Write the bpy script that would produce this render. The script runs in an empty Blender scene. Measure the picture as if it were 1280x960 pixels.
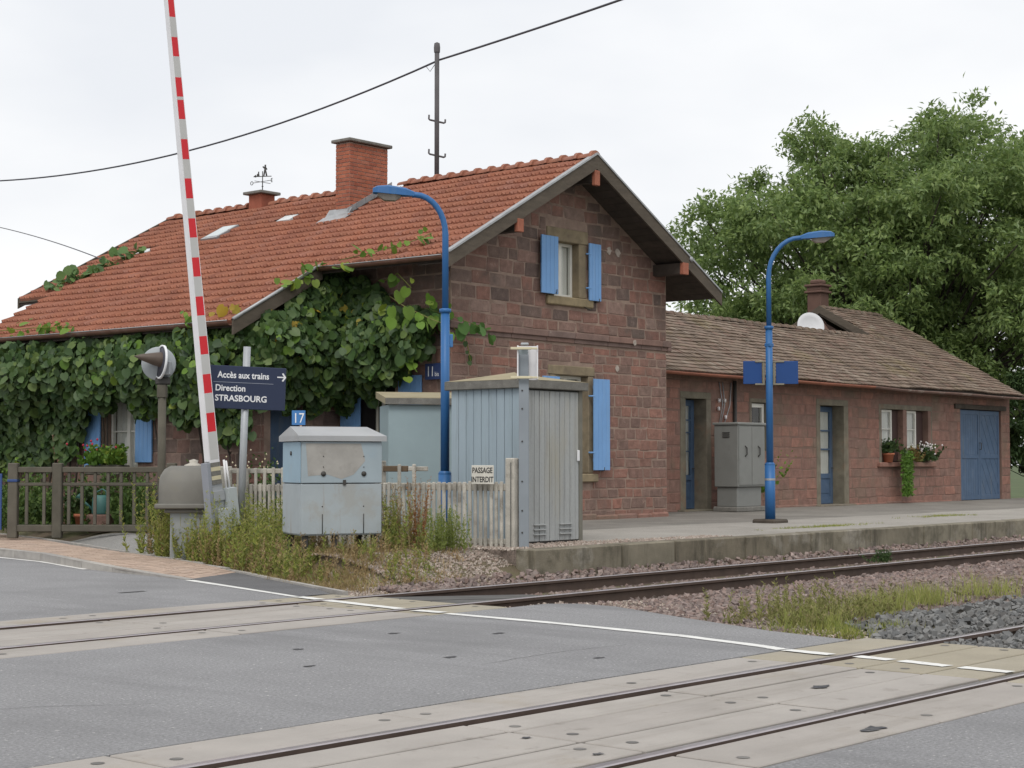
import bpy, bmesh, math, random
import numpy as np
from mathutils import Vector, Matrix

random.seed(7); rng = np.random.default_rng(7)
S = bpy.context.scene
COL = S.collection

# ------------------------------------------------------------------ camera
TH = math.radians(40.426)          # angle between the tracks (+X) and the view
PITCH = math.radians(2.673)
FWD = Vector((math.cos(TH), math.sin(TH), 0)); RIGHT = Vector((math.sin(TH), -math.cos(TH), 0))
cd = bpy.data.cameras.new('camera'); cam = bpy.data.objects.new('camera', cd); COL.objects.link(cam)
cd.sensor_width = 36; cd.lens = 2099 / 1280 * 36; cd.clip_end = 3000; cd.clip_start = 0.1
F3 = FWD * math.cos(PITCH) + Vector((0, 0, math.sin(PITCH)))
U3 = -FWD * math.sin(PITCH) + Vector((0, 0, math.cos(PITCH)))
m = Matrix((RIGHT, U3, -F3)).transposed().to_4x4(); m.translation = Vector((0, 0, 1.5))
cam.matrix_world = m
S.camera = cam
YAW = math.atan2(RIGHT.y, RIGHT.x)      # rotation of a thing that faces the viewer

# ------------------------------------------------------------------ world, sun, exposure
w = bpy.data.worlds.new('World'); S.world = w; w.use_nodes = True
nt = w.node_tree; nt.nodes.clear()
SUN_EL, SUN_AZ = math.radians(52), math.radians(215)     # sun behind the viewer's left shoulder, veiled
out = nt.nodes.new('ShaderNodeOutputWorld'); bg = nt.nodes.new('ShaderNodeBackground')
sky = nt.nodes.new('ShaderNodeTexSky'); sky.sky_type = 'NISHITA'; sky.sun_disc = False
sky.sun_elevation = SUN_EL; sky.sun_rotation = math.radians(90) - SUN_AZ
sky.air_density = 1.5; sky.dust_density = 4
tc = nt.nodes.new('ShaderNodeTexCoord'); mp = nt.nodes.new('ShaderNodeMapping')
mp.inputs['Scale'].default_value = (1, 1, 2.6)
nz = nt.nodes.new('ShaderNodeTexNoise'); nz.inputs['Scale'].default_value = 2.3; nz.inputs['Detail'].default_value = 5
rp = nt.nodes.new('ShaderNodeValToRGB')
rp.color_ramp.elements[0].position = .3; rp.color_ramp.elements[0].color = (8.5, 8.75, 9.2, 1)
rp.color_ramp.elements[1].position = .62; rp.color_ramp.elements[1].color = (10.8, 10.8, 10.8, 1)
mx = nt.nodes.new('ShaderNodeMix'); mx.data_type = 'RGBA'; mx.inputs['Factor'].default_value = .96
nt.links.new(tc.outputs['Generated'], mp.inputs['Vector']); nt.links.new(mp.outputs[0], nz.inputs['Vector'])
nt.links.new(nz.outputs['Fac'], rp.inputs['Fac'])
nt.links.new(sky.outputs[0], mx.inputs['A']); nt.links.new(rp.outputs[0], mx.inputs['B'])
nt.links.new(mx.outputs['Result'], bg.inputs['Color']); bg.inputs['Strength'].default_value = 0.094
nt.links.new(bg.outputs[0], out.inputs['Surface'])
sd = bpy.data.lights.new('sun', 'SUN'); sun = bpy.data.objects.new('sun', sd); COL.objects.link(sun)
sd.energy = 1.5; sd.angle = math.radians(25); sd.color = (1, .96, .9)
dv = Vector((math.cos(SUN_EL) * math.cos(SUN_AZ), math.cos(SUN_EL) * math.sin(SUN_AZ), math.sin(SUN_EL)))
sun.rotation_euler = dv.to_track_quat('Z', 'Y').to_euler(); sun.location = (0, 0, 30)
S.view_settings.view_transform = 'Standard'; S.view_settings.look = 'None'
S.view_settings.exposure = 0.12; S.view_settings.gamma = 1.0; S.view_settings.use_curve_mapping = False
S.cycles.max_bounces = 6; S.cycles.transparent_max_bounces = 6

# ------------------------------------------------------------------ helpers
def s2l(c):
    return tuple(((v / 255) / 12.92 if v / 255 <= .04045 else ((v / 255 + .055) / 1.055) ** 2.4) for v in c)

MATS = {}
def mat(name, cols, nscale=3.0, namp=.25, rough=.8, bump=0.0, bscale=30., stain=None, stain_scale=1.2, stain_pos=(.55, .7),
        fine=0.0, fscale=150., metal=0.0, trans=0.0, spec=.35, stretch=None, stain2=None, stain2_scale=4., stain2_pos=(.6, .68), coat=0., streak=None):
    """cols: linear colours spread over the pieces at random; noise in world position for mottling; stains with their own shape."""
    if name in MATS: return MATS[name]
    M = bpy.data.materials.new(name); M.use_nodes = True; T = M.node_tree; N = T.nodes; L = T.links
    b = N['Principled BSDF']; b.inputs['Roughness'].default_value = rough; b.inputs['Metallic'].default_value = metal
    b.inputs['Specular IOR Level'].default_value = spec
    if coat: b.inputs['Coat Weight'].default_value = coat
    geo = N.new('ShaderNodeNewGeometry'); oi = N.new('ShaderNodeObjectInfo')
    ad = N.new('ShaderNodeMath'); ad.operation = 'ADD'; fr = N.new('ShaderNodeMath'); fr.operation = 'FRACT'
    L.new(geo.outputs['Random Per Island'], ad.inputs[0]); L.new(oi.outputs['Random'], ad.inputs[1]); L.new(ad.outputs[0], fr.inputs[0])
    cr = N.new('ShaderNodeValToRGB'); el = cr.color_ramp.elements
    n = len(cols)
    while len(el) < n: el.new(.5)
    for i, c in enumerate(cols):
        el[i].position = i / max(1, n - 1) if n > 1 else 0; el[i].color = (*c[:3], 1)
    if n == 1: el[1].color = (*cols[0][:3], 1)
    L.new(fr.outputs[0], cr.inputs['Fac'])
    pos = geo.outputs['Position']
    if stretch:
        mpn = N.new('ShaderNodeMapping'); mpn.inputs['Scale'].default_value = stretch; L.new(pos, mpn.inputs['Vector']); pos = mpn.outputs[0]
    def noise(scale, detail=5, rough=.6):
        q = N.new('ShaderNodeTexNoise'); q.inputs['Scale'].default_value = scale; q.inputs['Detail'].default_value = detail
        q.inputs['Roughness'].default_value = rough; L.new(pos, q.inputs['Vector']); return q
    def remap(sock, a, b_, c, d):
        q = N.new('ShaderNodeMapRange'); q.inputs[1].default_value = a; q.inputs[2].default_value = b_
        q.inputs[3].default_value = c; q.inputs[4].default_value = d; L.new(sock, q.inputs[0]); return q.outputs[0]
    def mul(col, fac):
        q = N.new('ShaderNodeMix'); q.data_type = 'RGBA'; q.blend_type = 'MULTIPLY'; q.inputs['Factor'].default_value = 1
        L.new(col, q.inputs['A']); L.new(fac, q.inputs['B']); return q.outputs['Result']
    col = cr.outputs[0]
    if namp: col = mul(col, remap(noise(nscale).outputs['Fac'], .25, .75, 1 - namp, 1 + namp))
    if fine: col = mul(col, remap(noise(fscale, 2, .8).outputs['Fac'], .3, .7, 1 - fine, 1 + fine))
    for sc, ssc, sp in ((stain, stain_scale, stain_pos), (stain2, stain2_scale, stain2_pos)):
        if sc is None: continue
        q = N.new('ShaderNodeMix'); q.data_type = 'RGBA'
        L.new(remap(noise(ssc, 8, .65).outputs['Fac'], sp[0], sp[1], 0, sc[3] if len(sc) > 3 else .8), q.inputs['Factor'])
        L.new(col, q.inputs['A']); q.inputs['B'].default_value = (*sc[:3], 1); col = q.outputs['Result']
    if streak:      # wear drawn out in one direction: run-off marks, wheel tracks
        sc, msc, sp = streak; mq = N.new('ShaderNodeMapping'); mq.inputs['Scale'].default_value = msc; L.new(geo.outputs['Position'], mq.inputs['Vector'])
        qn = N.new('ShaderNodeTexNoise'); qn.inputs['Scale'].default_value = 1; qn.inputs['Detail'].default_value = 6; qn.inputs['Roughness'].default_value = .7; L.new(mq.outputs[0], qn.inputs['Vector'])
        q = N.new('ShaderNodeMix'); q.data_type = 'RGBA'; L.new(remap(qn.outputs['Fac'], sp[0], sp[1], 0, sc[3]), q.inputs['Factor'])
        L.new(col, q.inputs['A']); q.inputs['B'].default_value = (*sc[:3], 1); col = q.outputs['Result']
    L.new(col, b.inputs['Base Color'])
    if bump:
        bp = N.new('ShaderNodeBump'); bp.inputs['Strength'].default_value = bump; bp.inputs['Distance'].default_value = .02
        L.new(noise(bscale, 6, .7).outputs['Fac'], bp.inputs['Height']); L.new(bp.outputs[0], b.inputs['Normal'])
    if trans:
        tr = N.new('ShaderNodeBsdfTranslucent'); L.new(col, tr.inputs['Color'])
        ms = N.new('ShaderNodeMixShader'); ms.inputs[0].default_value = trans
        L.new(b.outputs[0], ms.inputs[1]); L.new(tr.outputs[0], ms.inputs[2]); L.new(ms.outputs[0], N['Material Output'].inputs['Surface'])
    MATS[name] = M
    return M

def tag(o, label=None, cat=None, group=None, kind=None):
    for k, v in (('label', label), ('category', cat), ('group', group), ('kind', kind)):
        if v: o[k] = v
    return o

def thing(name, label, cat, loc=(0, 0, 0), rz=0.0, group=None, kind=None):
    o = bpy.data.objects.new(name, None); COL.objects.link(o); o.empty_display_size = .2
    o.location = loc; o.rotation_euler = (0, 0, rz)
    return tag(o, label, cat, group, kind)

class MB:
    """collects shapes into one mesh"""
    def __init__(s): s.v = []; s.f = []; s.mi = []; s.sm = []
    def add(s, verts, faces, mi=0, sm=False):
        o = len(s.v); s.v += [tuple(map(float, q)) for q in verts]
        s.f += [tuple(i + o for i in q) for q in faces]; s.mi += [mi] * len(faces); s.sm += [sm] * len(faces); return s
    def box(s, a, b, c=0.004, mi=0, M=None):
        """box between two corners with chamfered edges c"""
        a = np.array(a, float); b = np.array(b, float); lo = np.minimum(a, b); hi = np.maximum(a, b)
        c = min(c, *(0.3 * (hi - lo)))
        V = []; idx = {}
        for ix in (0, 1):
            for iy in (0, 1):
                for iz in (0, 1):
                    p = [(lo, hi)[k][j] for j, k in enumerate((ix, iy, iz))]
                    for ax in range(3):
                        q = list(p)
                        for j in range(3):
                            if j != ax: q[j] += c if (ix, iy, iz)[j] == 0 else -c
                        idx[(ix, iy, iz, ax)] = len(V); V.append(q)
        Fs = []
        for ax in range(3):
            o1, o2 = [k for k in range(3) if k != ax]
            for sd_ in (0, 1):
                def key(u, v):
                    t = [0, 0, 0]; t[ax] = sd_; t[o1] = u; t[o2] = v; return idx[(*t, ax)]
                q = [key(0, 0), key(1, 0), key(1, 1), key(0, 1)]
                flip = (ax == 1) ^ (sd_ == 0)
                Fs.append(q[::-1] if flip else q)
        for ax in range(3):        # edges along ax
            o1, o2 = [k for k in range(3) if k != ax]
            for u in (0, 1):
                for v in (0, 1):
                    def key(e, which):
                        t = [0, 0, 0]; t[ax] = e; t[o1] = u; t[o2] = v; return idx[(*t, which)]
                    q = [key(0, o1), key(1, o1), key(1, o2), key(0, o2)]
                    Fs.append(q)
        for ix in (0, 1):
            for iy in (0, 1):
                for iz in (0, 1): Fs.append([idx[(ix, iy, iz, k)] for k in range(3)])
        if M is not None: V = [M @ Vector(q) for q in V]
        return s.add(V, Fs, mi)
    def prism(s, poly, d, mi=0):
        """poly: planar 3-D outline, extruded by vector d"""
        n = len(poly); P = [Vector(p) for p in poly]; Q = [p + Vector(d) for p in P]
        return s.add(P + Q, [tuple(range(n))[::-1], tuple(range(n, 2 * n))] + [(i, (i + 1) % n, n + (i + 1) % n, n + i) for i in range(n)], mi)
    def tube(s, pts, r, n=10, mi=0, cap=True):
        pts = [Vector(p) for p in pts]; rs = r if isinstance(r, (list, tuple)) else [r] * len(pts); V = []; Fs = []
        pr = None
        for i, p in enumerate(pts):
            t = (pts[min(i + 1, len(pts) - 1)] - pts[max(i - 1, 0)]).normalized()
            if pr is None:
                pr = t.orthogonal().normalized()
            pr = (pr - t * pr.dot(t)).normalized(); q = t.cross(pr)
            for k in range(n):
                a = 2 * math.pi * k / n; V.append(p + (pr * math.cos(a) + q * math.sin(a)) * rs[i])
        for i in range(len(pts) - 1):
            for k in range(n): Fs.append((i * n + k, i * n + (k + 1) % n, (i + 1) * n + (k + 1) % n, (i + 1) * n + k))
        if cap: Fs += [tuple(range(n))[::-1], tuple(range((len(pts) - 1) * n, len(pts) * n))]
        return s.add(V, Fs, mi, True)
    def lathe(s, prof, o=(0, 0, 0), ax=(0, 0, 1), n=24, mi=0):
        ax = Vector(ax).normalized(); u = ax.orthogonal().normalized(); v = ax.cross(u); V = []; Fs = []; o = Vector(o)
        for r_, h in prof:
            for k in range(n):
                a = 2 * math.pi * k / n; V.append(o + ax * h + (u * math.cos(a) + v * math.sin(a)) * r_)
        for i in range(len(prof) - 1):
            for k in range(n): Fs.append((i * n + k, i * n + (k + 1) % n, (i + 1) * n + (k + 1) % n, (i + 1) * n + k))
        return s.add(V, Fs, mi, True)
    def mesh(s, name, mats):
        me = bpy.data.meshes.new(name); me.from_pydata(s.v, [], s.f)
        for q in (mats if isinstance(mats, (list, tuple)) else [mats]): me.materials.append(q)
        me.polygons.foreach_set('material_index', s.mi); me.polygons.foreach_set('use_smooth', s.sm)
        bm = bmesh.new(); bm.from_mesh(me); bmesh.ops.recalc_face_normals(bm, faces=bm.faces); bm.to_mesh(me); bm.free()
        return me
    def build(s, name, mats, parent=None, world=False, **t):
        return put(name, s.mesh(name, mats), parent, world, **t)

def put(name, me, parent=None, world=False, M=None, **t):
    o = bpy.data.objects.new(name, me); COL.objects.link(o)
    if parent is not None:
        o.parent = parent
        if world:      # mesh in world coordinates under a thing that stands elsewhere
            r = parent
            P = Matrix.LocRotScale(r.location, r.rotation_euler, None) if r.parent is None else Matrix()
            o.matrix_parent_inverse = P.inverted()
    if M is not None: o.matrix_basis = M
    return tag(o, **t)

def fast(name, V, Fs, mats, parent=None, world=False, smooth=False, **t):
    """V (n,3) array, Fs (m,k) array -> mesh object"""
    V = np.asarray(V, np.float32); Fs = np.asarray(Fs, np.int32); m_, k = Fs.shape
    me = bpy.data.meshes.new(name); me.vertices.add(len(V)); me.vertices.foreach_set('co', V.ravel())
    me.loops.add(m_ * k); me.loops.foreach_set('vertex_index', Fs.ravel())
    me.polygons.add(m_); me.polygons.foreach_set('loop_start', np.arange(m_, dtype=np.int32) * k)
    me.polygons.foreach_set('use_smooth', np.full(m_, smooth)); me.update(calc_edges=True); me.validate()
    for q in (mats if isinstance(mats, (list, tuple)) else [mats]): me.materials.append(q)
    return put(name, me, parent, world, **t)

def scatter(T, TF, P, X, Z, sc):
    """copies of template T at points P, local y along X (direction), z along Z (normal), scale sc (n,) or (n,3)"""
    T = np.asarray(T, float); TF = np.asarray(TF, int); n = len(P)
    Yd = X / np.linalg.norm(X, axis=1, keepdims=True); Zd = Z - (Z * Yd).sum(1, keepdims=True) * Yd
    Zd /= np.linalg.norm(Zd, axis=1, keepdims=True) + 1e-9; Xd = np.cross(Yd, Zd)
    sc = np.asarray(sc, float); sc = sc[:, None] * np.ones((1, 3)) if sc.ndim == 1 else sc
    Tn = T[None] * sc[:, None, :]
    V = P[:, None] + Tn[..., :1] * Xd[:, None] + Tn[..., 1:2] * Yd[:, None] + Tn[..., 2:] * Zd[:, None]
    Fn = TF[None] + (np.arange(n) * len(T))[:, None, None]
    return V.reshape(-1, 3), Fn.reshape(-1, TF.shape[1])

def rdirs(n): 
    d = rng.normal(size=(n, 3)); return d / np.linalg.norm(d, axis=1, keepdims=True)

LEAF = (np.array([(0, 0, 0), (.26, .35, .05), (.18, .75, .02), (0, 1, -.06), (-.18, .75, .02), (-.26, .35, .05), (0, .5, -.03)]),
        np.array([(0, 1, 6), (1, 2, 6), (2, 3, 6), (3, 4, 6), (4, 5, 6), (5, 0, 6)]))
QLEAF = (np.array([(0, 0, 0), (.24, .45, .06), (0, 1, -.05), (-.24, .45, .06)]), np.array([(0, 1, 2), (0, 2, 3)]))
_a = [(0, .02), (.22, -.1), (.45, .1), (.5, .42), (.36, .75), (.0, 1.02), (-.36, .75), (-.5, .42), (-.45, .1), (-.22, -.1)]
ROUND = (np.array([(x, y, .10 * abs(x) - .1 * y * y) for x, y in _a] + [(0, .42, -.06)]), np.array([(i, (i + 1) % 10, 10) for i in range(10)]))
BLADE = (np.array([(-.5, 0, 0), (.5, 0, 0), (.38, .5, .02), (-.38, .5, .02), (0, 1, .12)]), np.array([(0, 1, 2), (0, 2, 3), (3, 2, 4)]))

def text(body, name, size, mt, parent, M, sx=1.0, ext=.001, spacing=1.0, align='LEFT', bold=0.0):
    cu = bpy.data.curves.new(name, 'FONT'); cu.body = body; cu.size = size; cu.extrude = ext; cu.align_x = align; cu.space_character = spacing
    cu.offset = bold; cu.resolution_u = 3
    t = bpy.data.objects.new(name, cu); COL.objects.link(t)
    dg = bpy.context.evaluated_depsgraph_get(); me = bpy.data.meshes.new_from_object(t.evaluated_get(dg)); bpy.data.objects.remove(t)
    me.transform(M @ Matrix.Diagonal((sx, 1, 1, 1))); me.name = name; me.materials.clear(); me.materials.append(mt)
    return put(name, me, parent)

def FACE(x, y, z):      # text upright in the local xz plane facing -y
    return Matrix.Translation((x, y, z)) @ Matrix.Rotation(math.radians(90), 4, 'X')

def at(px, py, D):
    """point at distance D along the view through pixel (px, py) of the 1280x960 photograph, used to survey positions"""
    return Vector((0, 0, 1.5)) + (F3 + RIGHT * ((px - 640) / 2099) - U3 * ((py - 480) / 2099)) * D

# ------------------------------------------------------------------ materials
asphalt = mat('asphalt', [(.245, .245, .252)], .8, .1, .88, .6, 90, fine=.32, fscale=44, stain=(.17, .17, .175, .65), stain_scale=.33, stain_pos=(.5, .72), stain2=(.58, .57, .55, .9), stain2_scale=27, stain2_pos=(.61, .68), streak=((.16, .16, .165, .6), (.9, .13, 1), (.48, .68)))
asphalt2 = mat('asphalt_dark', [(.13, .13, .135)], 1.3, .15, .9, .5, 200, fine=.35, fscale=120)
concrete = mat('crossing_concrete', [(.312, .288, .266), (.346, .322, .298), (.326, .302, .28)], 1.6, .12, .85, .25, 90, fine=.1, fscale=200, stain=(.25, .2, .12, .6), stain_scale=.7, stain_pos=(.56, .75), stain2=(.2, .18, .16, .5), stain2_scale=5, streak=((.22, .2, .175, .55), (.25, 2.4, 1), (.5, .7)))
whitepaint = mat('road_paint', [(.66, .66, .64)], 4, .1, .75, .2, 80, stain=(.28, .28, .28, .8), stain_scale=9, stain_pos=(.6, .7))
pavermat = mat('paver', [(.4, .3, .24), (.45, .345, .275), (.42, .315, .25), (.37, .285, .235)], 3, .15, .9, .2, 60)
kerbmat = mat('kerb_stone', [(.36, .34, .31), (.3, .285, .27), (.4, .38, .35)], 5, .2, .85, .3, 60)
dirt = mat('dirt', [(.13, .1, .07)], .8, .3, .95, .5, 30, fine=.3, fscale=60, stain=(.1, .11, .045, .8), stain_scale=.6, stain_pos=(.45, .6))
platmat = mat('platform_asphalt', [(.18, .168, .15)], .7, .15, .92, .35, 120, fine=.2, fscale=50, stain=(.25, .235, .21, .8), stain_scale=.8, stain_pos=(.45, .65))
edgecon = mat('platform_edge', [(.18, .16, .12), (.21, .19, .145), (.155, .135, .1)], 2.5, .3, .92, .5, 40, stain=(.3, .28, .24, .75), stain_scale=1.6, stain_pos=(.54, .66), stain2=(.055, .05, .035, .7), stain2_scale=2.3, stain2_pos=(.52, .68), streak=((.07, .062, .045, .8), (3.2, 3.2, .35), (.52, .66)))
railside = mat('rail_rust', [(.075, .052, .042)], 5, .25, .8, .2, 60)
railtop = mat('rail_head_steel', [(.45, .41, .42)], 8, .15, .28, metal=.9)
pinkstone = mat('pink_ballast', [(.16, .115, .1), (.25, .185, .165), (.2, .165, .15), (.13, .1, .095), (.3, .24, .22)], 10, .15, .95)
darkstone = mat('grey_ballast', [(.1, .103, .105), (.15, .152, .152), (.2, .2, .195), (.115, .112, .11)], 10, .15, .95)
gravelmat = mat('fine_gravel', [(.28, .22, .18), (.38, .32, .28), (.22, .18, .15), (.45, .4, .35), (.3, .22, .19)], 10, .15, .95)
ballastbed = mat('ballast_bed', [(.13, .105, .095)], 6, .4, .95, .8, 40, fine=.5, fscale=40)
wood = mat('sleeper_wood', [(.06, .05, .042), (.075, .062, .05), (.05, .042, .036)], 4, .3, .9, .4, 40)
stone = mat('red_sandstone', [(.185, .115, .096), (.22, .125, .1), (.15, .11, .095), (.25, .13, .102), (.2, .135, .112), (.115, .083, .073), (.26, .18, .15), (.21, .11, .088)], 6, .28, .92, .9, 22, fine=.14, fscale=90, stain=(.12, .095, .082, .75), stain_scale=1.3, stain_pos=(.52, .68), stain2=(.33, .25, .21, .55), stain2_scale=6, stain2_pos=(.6, .72))
stonelow = mat('red_sandstone_low', [(.22, .125, .1), (.25, .13, .1), (.19, .125, .105), (.28, .14, .107), (.21, .14, .115), (.17, .108, .09)], 6, .3, .92, .9, 22, fine=.14, fscale=90, stain=(.14, .105, .088, .7), stain_scale=1.5, stain_pos=(.53, .68), stain2=(.38, .27, .22, .6), stain2_scale=5, stain2_pos=(.6, .7))
stone2 = mat('annex_sandstone', [(.27, .142, .11), (.23, .132, .106), (.3, .155, .118), (.2, .122, .1), (.26, .158, .126)], 5, .28, .92, .9, 22, fine=.12, fscale=120, stain=(.17, .135, .1, .75), stain_scale=.9, stain_pos=(.5, .68), stain2=(.27, .17, .135, .5), stain2_scale=6, stain2_pos=(.62, .74))
mortar = mat('mortar', [(.28, .205, .165)], 4, .25, .95, .4, 50, stain=(.19, .13, .105, .8), stain_scale=1.5, stain_pos=(.48, .62))
mortar2 = mat('annex_mortar', [(.21, .13, .105)], 4, .25, .95, .4, 50, stain=(.13, .1, .075, .7), stain_scale=1.0, stain_pos=(.5, .65))
sandjamb = mat('yellow_sandstone', [(.25, .2, .12), (.22, .18, .125)], 5, .3, .9, .4, 40, stain=(.14, .11, .08, .8), stain_scale=2.5)
greyjamb = mat('grey_stone_frame', [(.17, .155, .115), (.19, .165, .13)], 4, .3, .9, .4, 40, stain=(.25, .15, .095, .7), stain_scale=1.4)
stringm = mat('string_stone', [(.2, .13, .11), (.175, .125, .11), (.22, .135, .11)], 4, .25, .9, .4, 40, stain=(.3, .25, .22, .7), stain_scale=4, stain_pos=(.64, .7))
tile = mat('clay_tile', [(.31, .135, .085), (.35, .15, .095), (.28, .118, .08), (.33, .135, .082), (.32, .15, .108)], 1.2, .16, .75, .15, 40, stain=(.22, .09, .055, .6), stain_scale=.7, stain_pos=(.55, .75))
oldtile = mat('old_plain_tile', [(.155, .112, .085), (.18, .135, .1), (.135, .1, .078), (.2, .15, .115), (.17, .11, .085), (.23, .19, .15)], 1.5, .2, .9, .2, 40, stain=(.19, .16, .07, .6), stain_scale=.8, stain_pos=(.56, .72))
bargem = mat('barge_wood', [(.095, .078, .06)], 3, .25, .85, .4, 50, stretch=(1, 1, 4))
soffit = mat('soffit_wood', [(.06, .048, .04), (.07, .056, .045), (.05, .041, .034)], 4, .3, .9, .3, 40)
zinc = mat('zinc', [(.36, .37, .38)], 4, .2, .5, metal=.5)
gutterm = mat('gutter_brown', [(.13, .065, .045)], 3, .3, .65, stain=(.2, .19, .17, .5), stain_scale=2)
redpurlin = mat('purlin_paint', [(.33, .12, .075)], 6, .3, .85, .4, 50, stain=(.2, .09, .06, .8), stain_scale=6)
shutblue = mat('shutter_blue', [(.165, .33, .61)], 2, .07, .65, streak=((.2, .33, .52, .6), (7, 7, .7), (.5, .72)))
doorblue = mat('door_blue', [(.07, .115, .19)], 3, .15, .6, stain=(.12, .15, .2, .5), stain_scale=3, streak=((.13, .15, .17, .6), (7, 7, .8), (.55, .72)))
lampblue = mat('lamp_blue', [(.028, .12, .31)], 2, .08, .45, streak=((.06, .14, .27, .6), (9, 9, .6), (.52, .7)))
signblue = mat('panel_blue', [(.012, .055, .2)], 2, .05, .5)
whitepvc = mat('white_frame', [(.68, .67, .62)], 5, .08, .5)
greywhite = mat('white_metal', [(.72, .72, .74)], 3, .06, .5)
glass = mat('window_glass', [(.03, .035, .04)], 2, .1, .08, spec=.6)
curtain = mat('net_curtain', [(.6, .59, .54)], 7, .2, .9, stretch=(8, 8, .4))
dark = mat('dark_interior', [(.012, .011, .011)], 2, .1, .95)
shedblue = mat('shed_blue_grey', [(.30, .37, .42), (.29, .36, .41), (.31, .38, .43)], 2, .08, .7, .15, 60, stretch=(1, 1, .25), stain=(.24, .29, .32, .5), stain_scale=2, streak=((.2, .23, .24, .6), (10, 10, .5), (.53, .7)))
shedgrey = mat('shed_grey', [(.34, .355, .355), (.35, .365, .365), (.33, .345, .345)], 2, .1, .75, .2, 70, stretch=(1, 1, .25), fine=.08, fscale=80, stain=(.34, .32, .25, .6), stain_scale=1.6, streak=((.2, .2, .19, .6), (10, 10, .5), (.53, .7)))
shedtop = mat('shed_roof', [(.3, .26, .17)], 2, .25, .9, .3, 40, stain=(.2, .2, .17, .7), stain_scale=2)
capgrey = mat('weathered_cap', [(.17, .165, .15)], 6, .3, .9, .5, 60, fine=.2, fscale=90)
cabblue = mat('cabinet_blue', [(.27, .38, .46)], 2, .08, .6, stain=(.33, .37, .4, .5), stain_scale=2.5, streak=((.3, .31, .3, .5), (9, 9, .7), (.56, .72)))
cabgrey = mat('cabinet_grey', [(.33, .37, .39)], 2, .08, .65, .1, 50, stain=(.31, .305, .28, .6), stain_scale=1.7, stain_pos=(.56, .66), streak=((.25, .18, .11, .5), (9, 9, .7), (.58, .72)))
greypatch = mat('primer_patch', [(.33, .32, .30)], 4, .15, .8, stain=(.26, .25, .23, .7), stain_scale=6)
palecon = mat('pale_concrete', [(.46, .44, .385), (.42, .4, .355), (.5, .475, .42), (.38, .365, .325)], 5, .22, .92, .4, 50, fine=.15, fscale=100, stain=(.2, .185, .16, .8), stain_scale=2.2, stain_pos=(.55, .66))
darkfence = mat('grey_fence', [(.1, .092, .072), (.09, .083, .066), (.11, .1, .08)], 4, .2, .85, .2, 50)
hoodm = mat('hood_grey', [(.165, .16, .143)], 3, .15, .6, stain=(.16, .15, .12, .6), stain_scale=3)
galv = mat('galvanised', [(.38, .4, .42)], 4, .12, .5, metal=.3)
red = mat('reflective_red', [(.6, .02, .03)], 3, .04, .45)
stripegrey = mat('reflective_grey', [(.5, .5, .49)], 3, .04, .5)
cream = mat('cream', [(.58, .53, .37)], 3, .08, .6)
darkmetal = mat('dark_metal', [(.05, .048, .045)], 4, .2, .6)
navy = mat('sign_navy', [(.022, .032, .07)], 2, .04, .45)
letter = mat('lettering_white', [(.72, .73, .75)], 2, .0, .6)
blackink = mat('lettering_black', [(.03, .03, .03)], 2, 0, .7)
plateblue = mat('plate_blue', [(.05, .17, .4)], 3, .08, .5)
brick = mat('chimney_brick', [(.33, .105, .06), (.38, .13, .075), (.29, .09, .055), (.36, .14, .09)], 5, .2, .85, .3, 60)
brickmortar = mat('chimney_mortar', [(.3, .22, .18)], 5, .2, .95)
polewood = mat('pole_grey', [(.1, .095, .1)], 3, .2, .8)
wirem = mat('wire_grey', [(.06, .06, .075)], 3, .1, .6)
terracotta = mat('terracotta', [(.4, .14, .075)], 4, .15, .8)
teal = mat('teal_plastic', [(.05, .14, .13)], 3, .08, .5)
bark = mat('bark', [(.06, .05, .042)], 4, .3, .95, .6, 20)
leafvine = mat('vine_leaf', [(.042, .085, .026), (.062, .115, .032), (.03, .064, .024), (.088, .148, .036), (.054, .098, .038), (.115, .17, .04)], 4, .15, .5, trans=.18)
leafsun = mat('vine_leaf_sunlit', [(.12, .24, .03), (.17, .28, .04), (.1, .2, .035), (.24, .3, .04)], 4, .12, .55, trans=.3)  # yellowish green sprigs, their sunlit look put into the colour
leafyellow = mat('vine_leaf_yellow', [(.4, .27, .03), (.35, .3, .05), (.42, .2, .03)], 4, .12, .6, trans=.3)
leaftree = mat('walnut_leaf', [(.19, .27, .085), (.23, .315, .095), (.16, .24, .085), (.27, .35, .12), (.2, .28, .12), (.17, .255, .08)], .5, .18, .45, trans=.45)
leafbush = mat('bush_leaf', [(.035, .07, .022), (.05, .09, .03), (.07, .11, .03)], 2, .2, .6, trans=.2)
weedgreen = mat('weed_green', [(.2, .24, .055), (.29, .32, .065), (.15, .2, .06), (.36, .35, .1), (.27, .26, .11)], 3, .15, .8, trans=.3)
weeddry = mat('weed_dry', [(.34, .26, .13), (.28, .19, .1), (.4, .33, .18), (.31, .2, .1), (.25, .2, .11)], 3, .2, .9, trans=.2)
flowerred = mat('flower_red', [(.5, .02, .04), (.4, .02, .06)], 3, .1, .6)
flowerwhite = mat('flower_white', [(.7, .68, .66), (.75, .7, .72)], 3, .05, .6)
def site(lat, dist, z=0.0):
    """ground survey axes: metres to the right of the view line, metres ahead"""
    return Vector((FWD.x * dist + RIGHT.x * lat, FWD.y * dist + RIGHT.y * lat, z))

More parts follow.
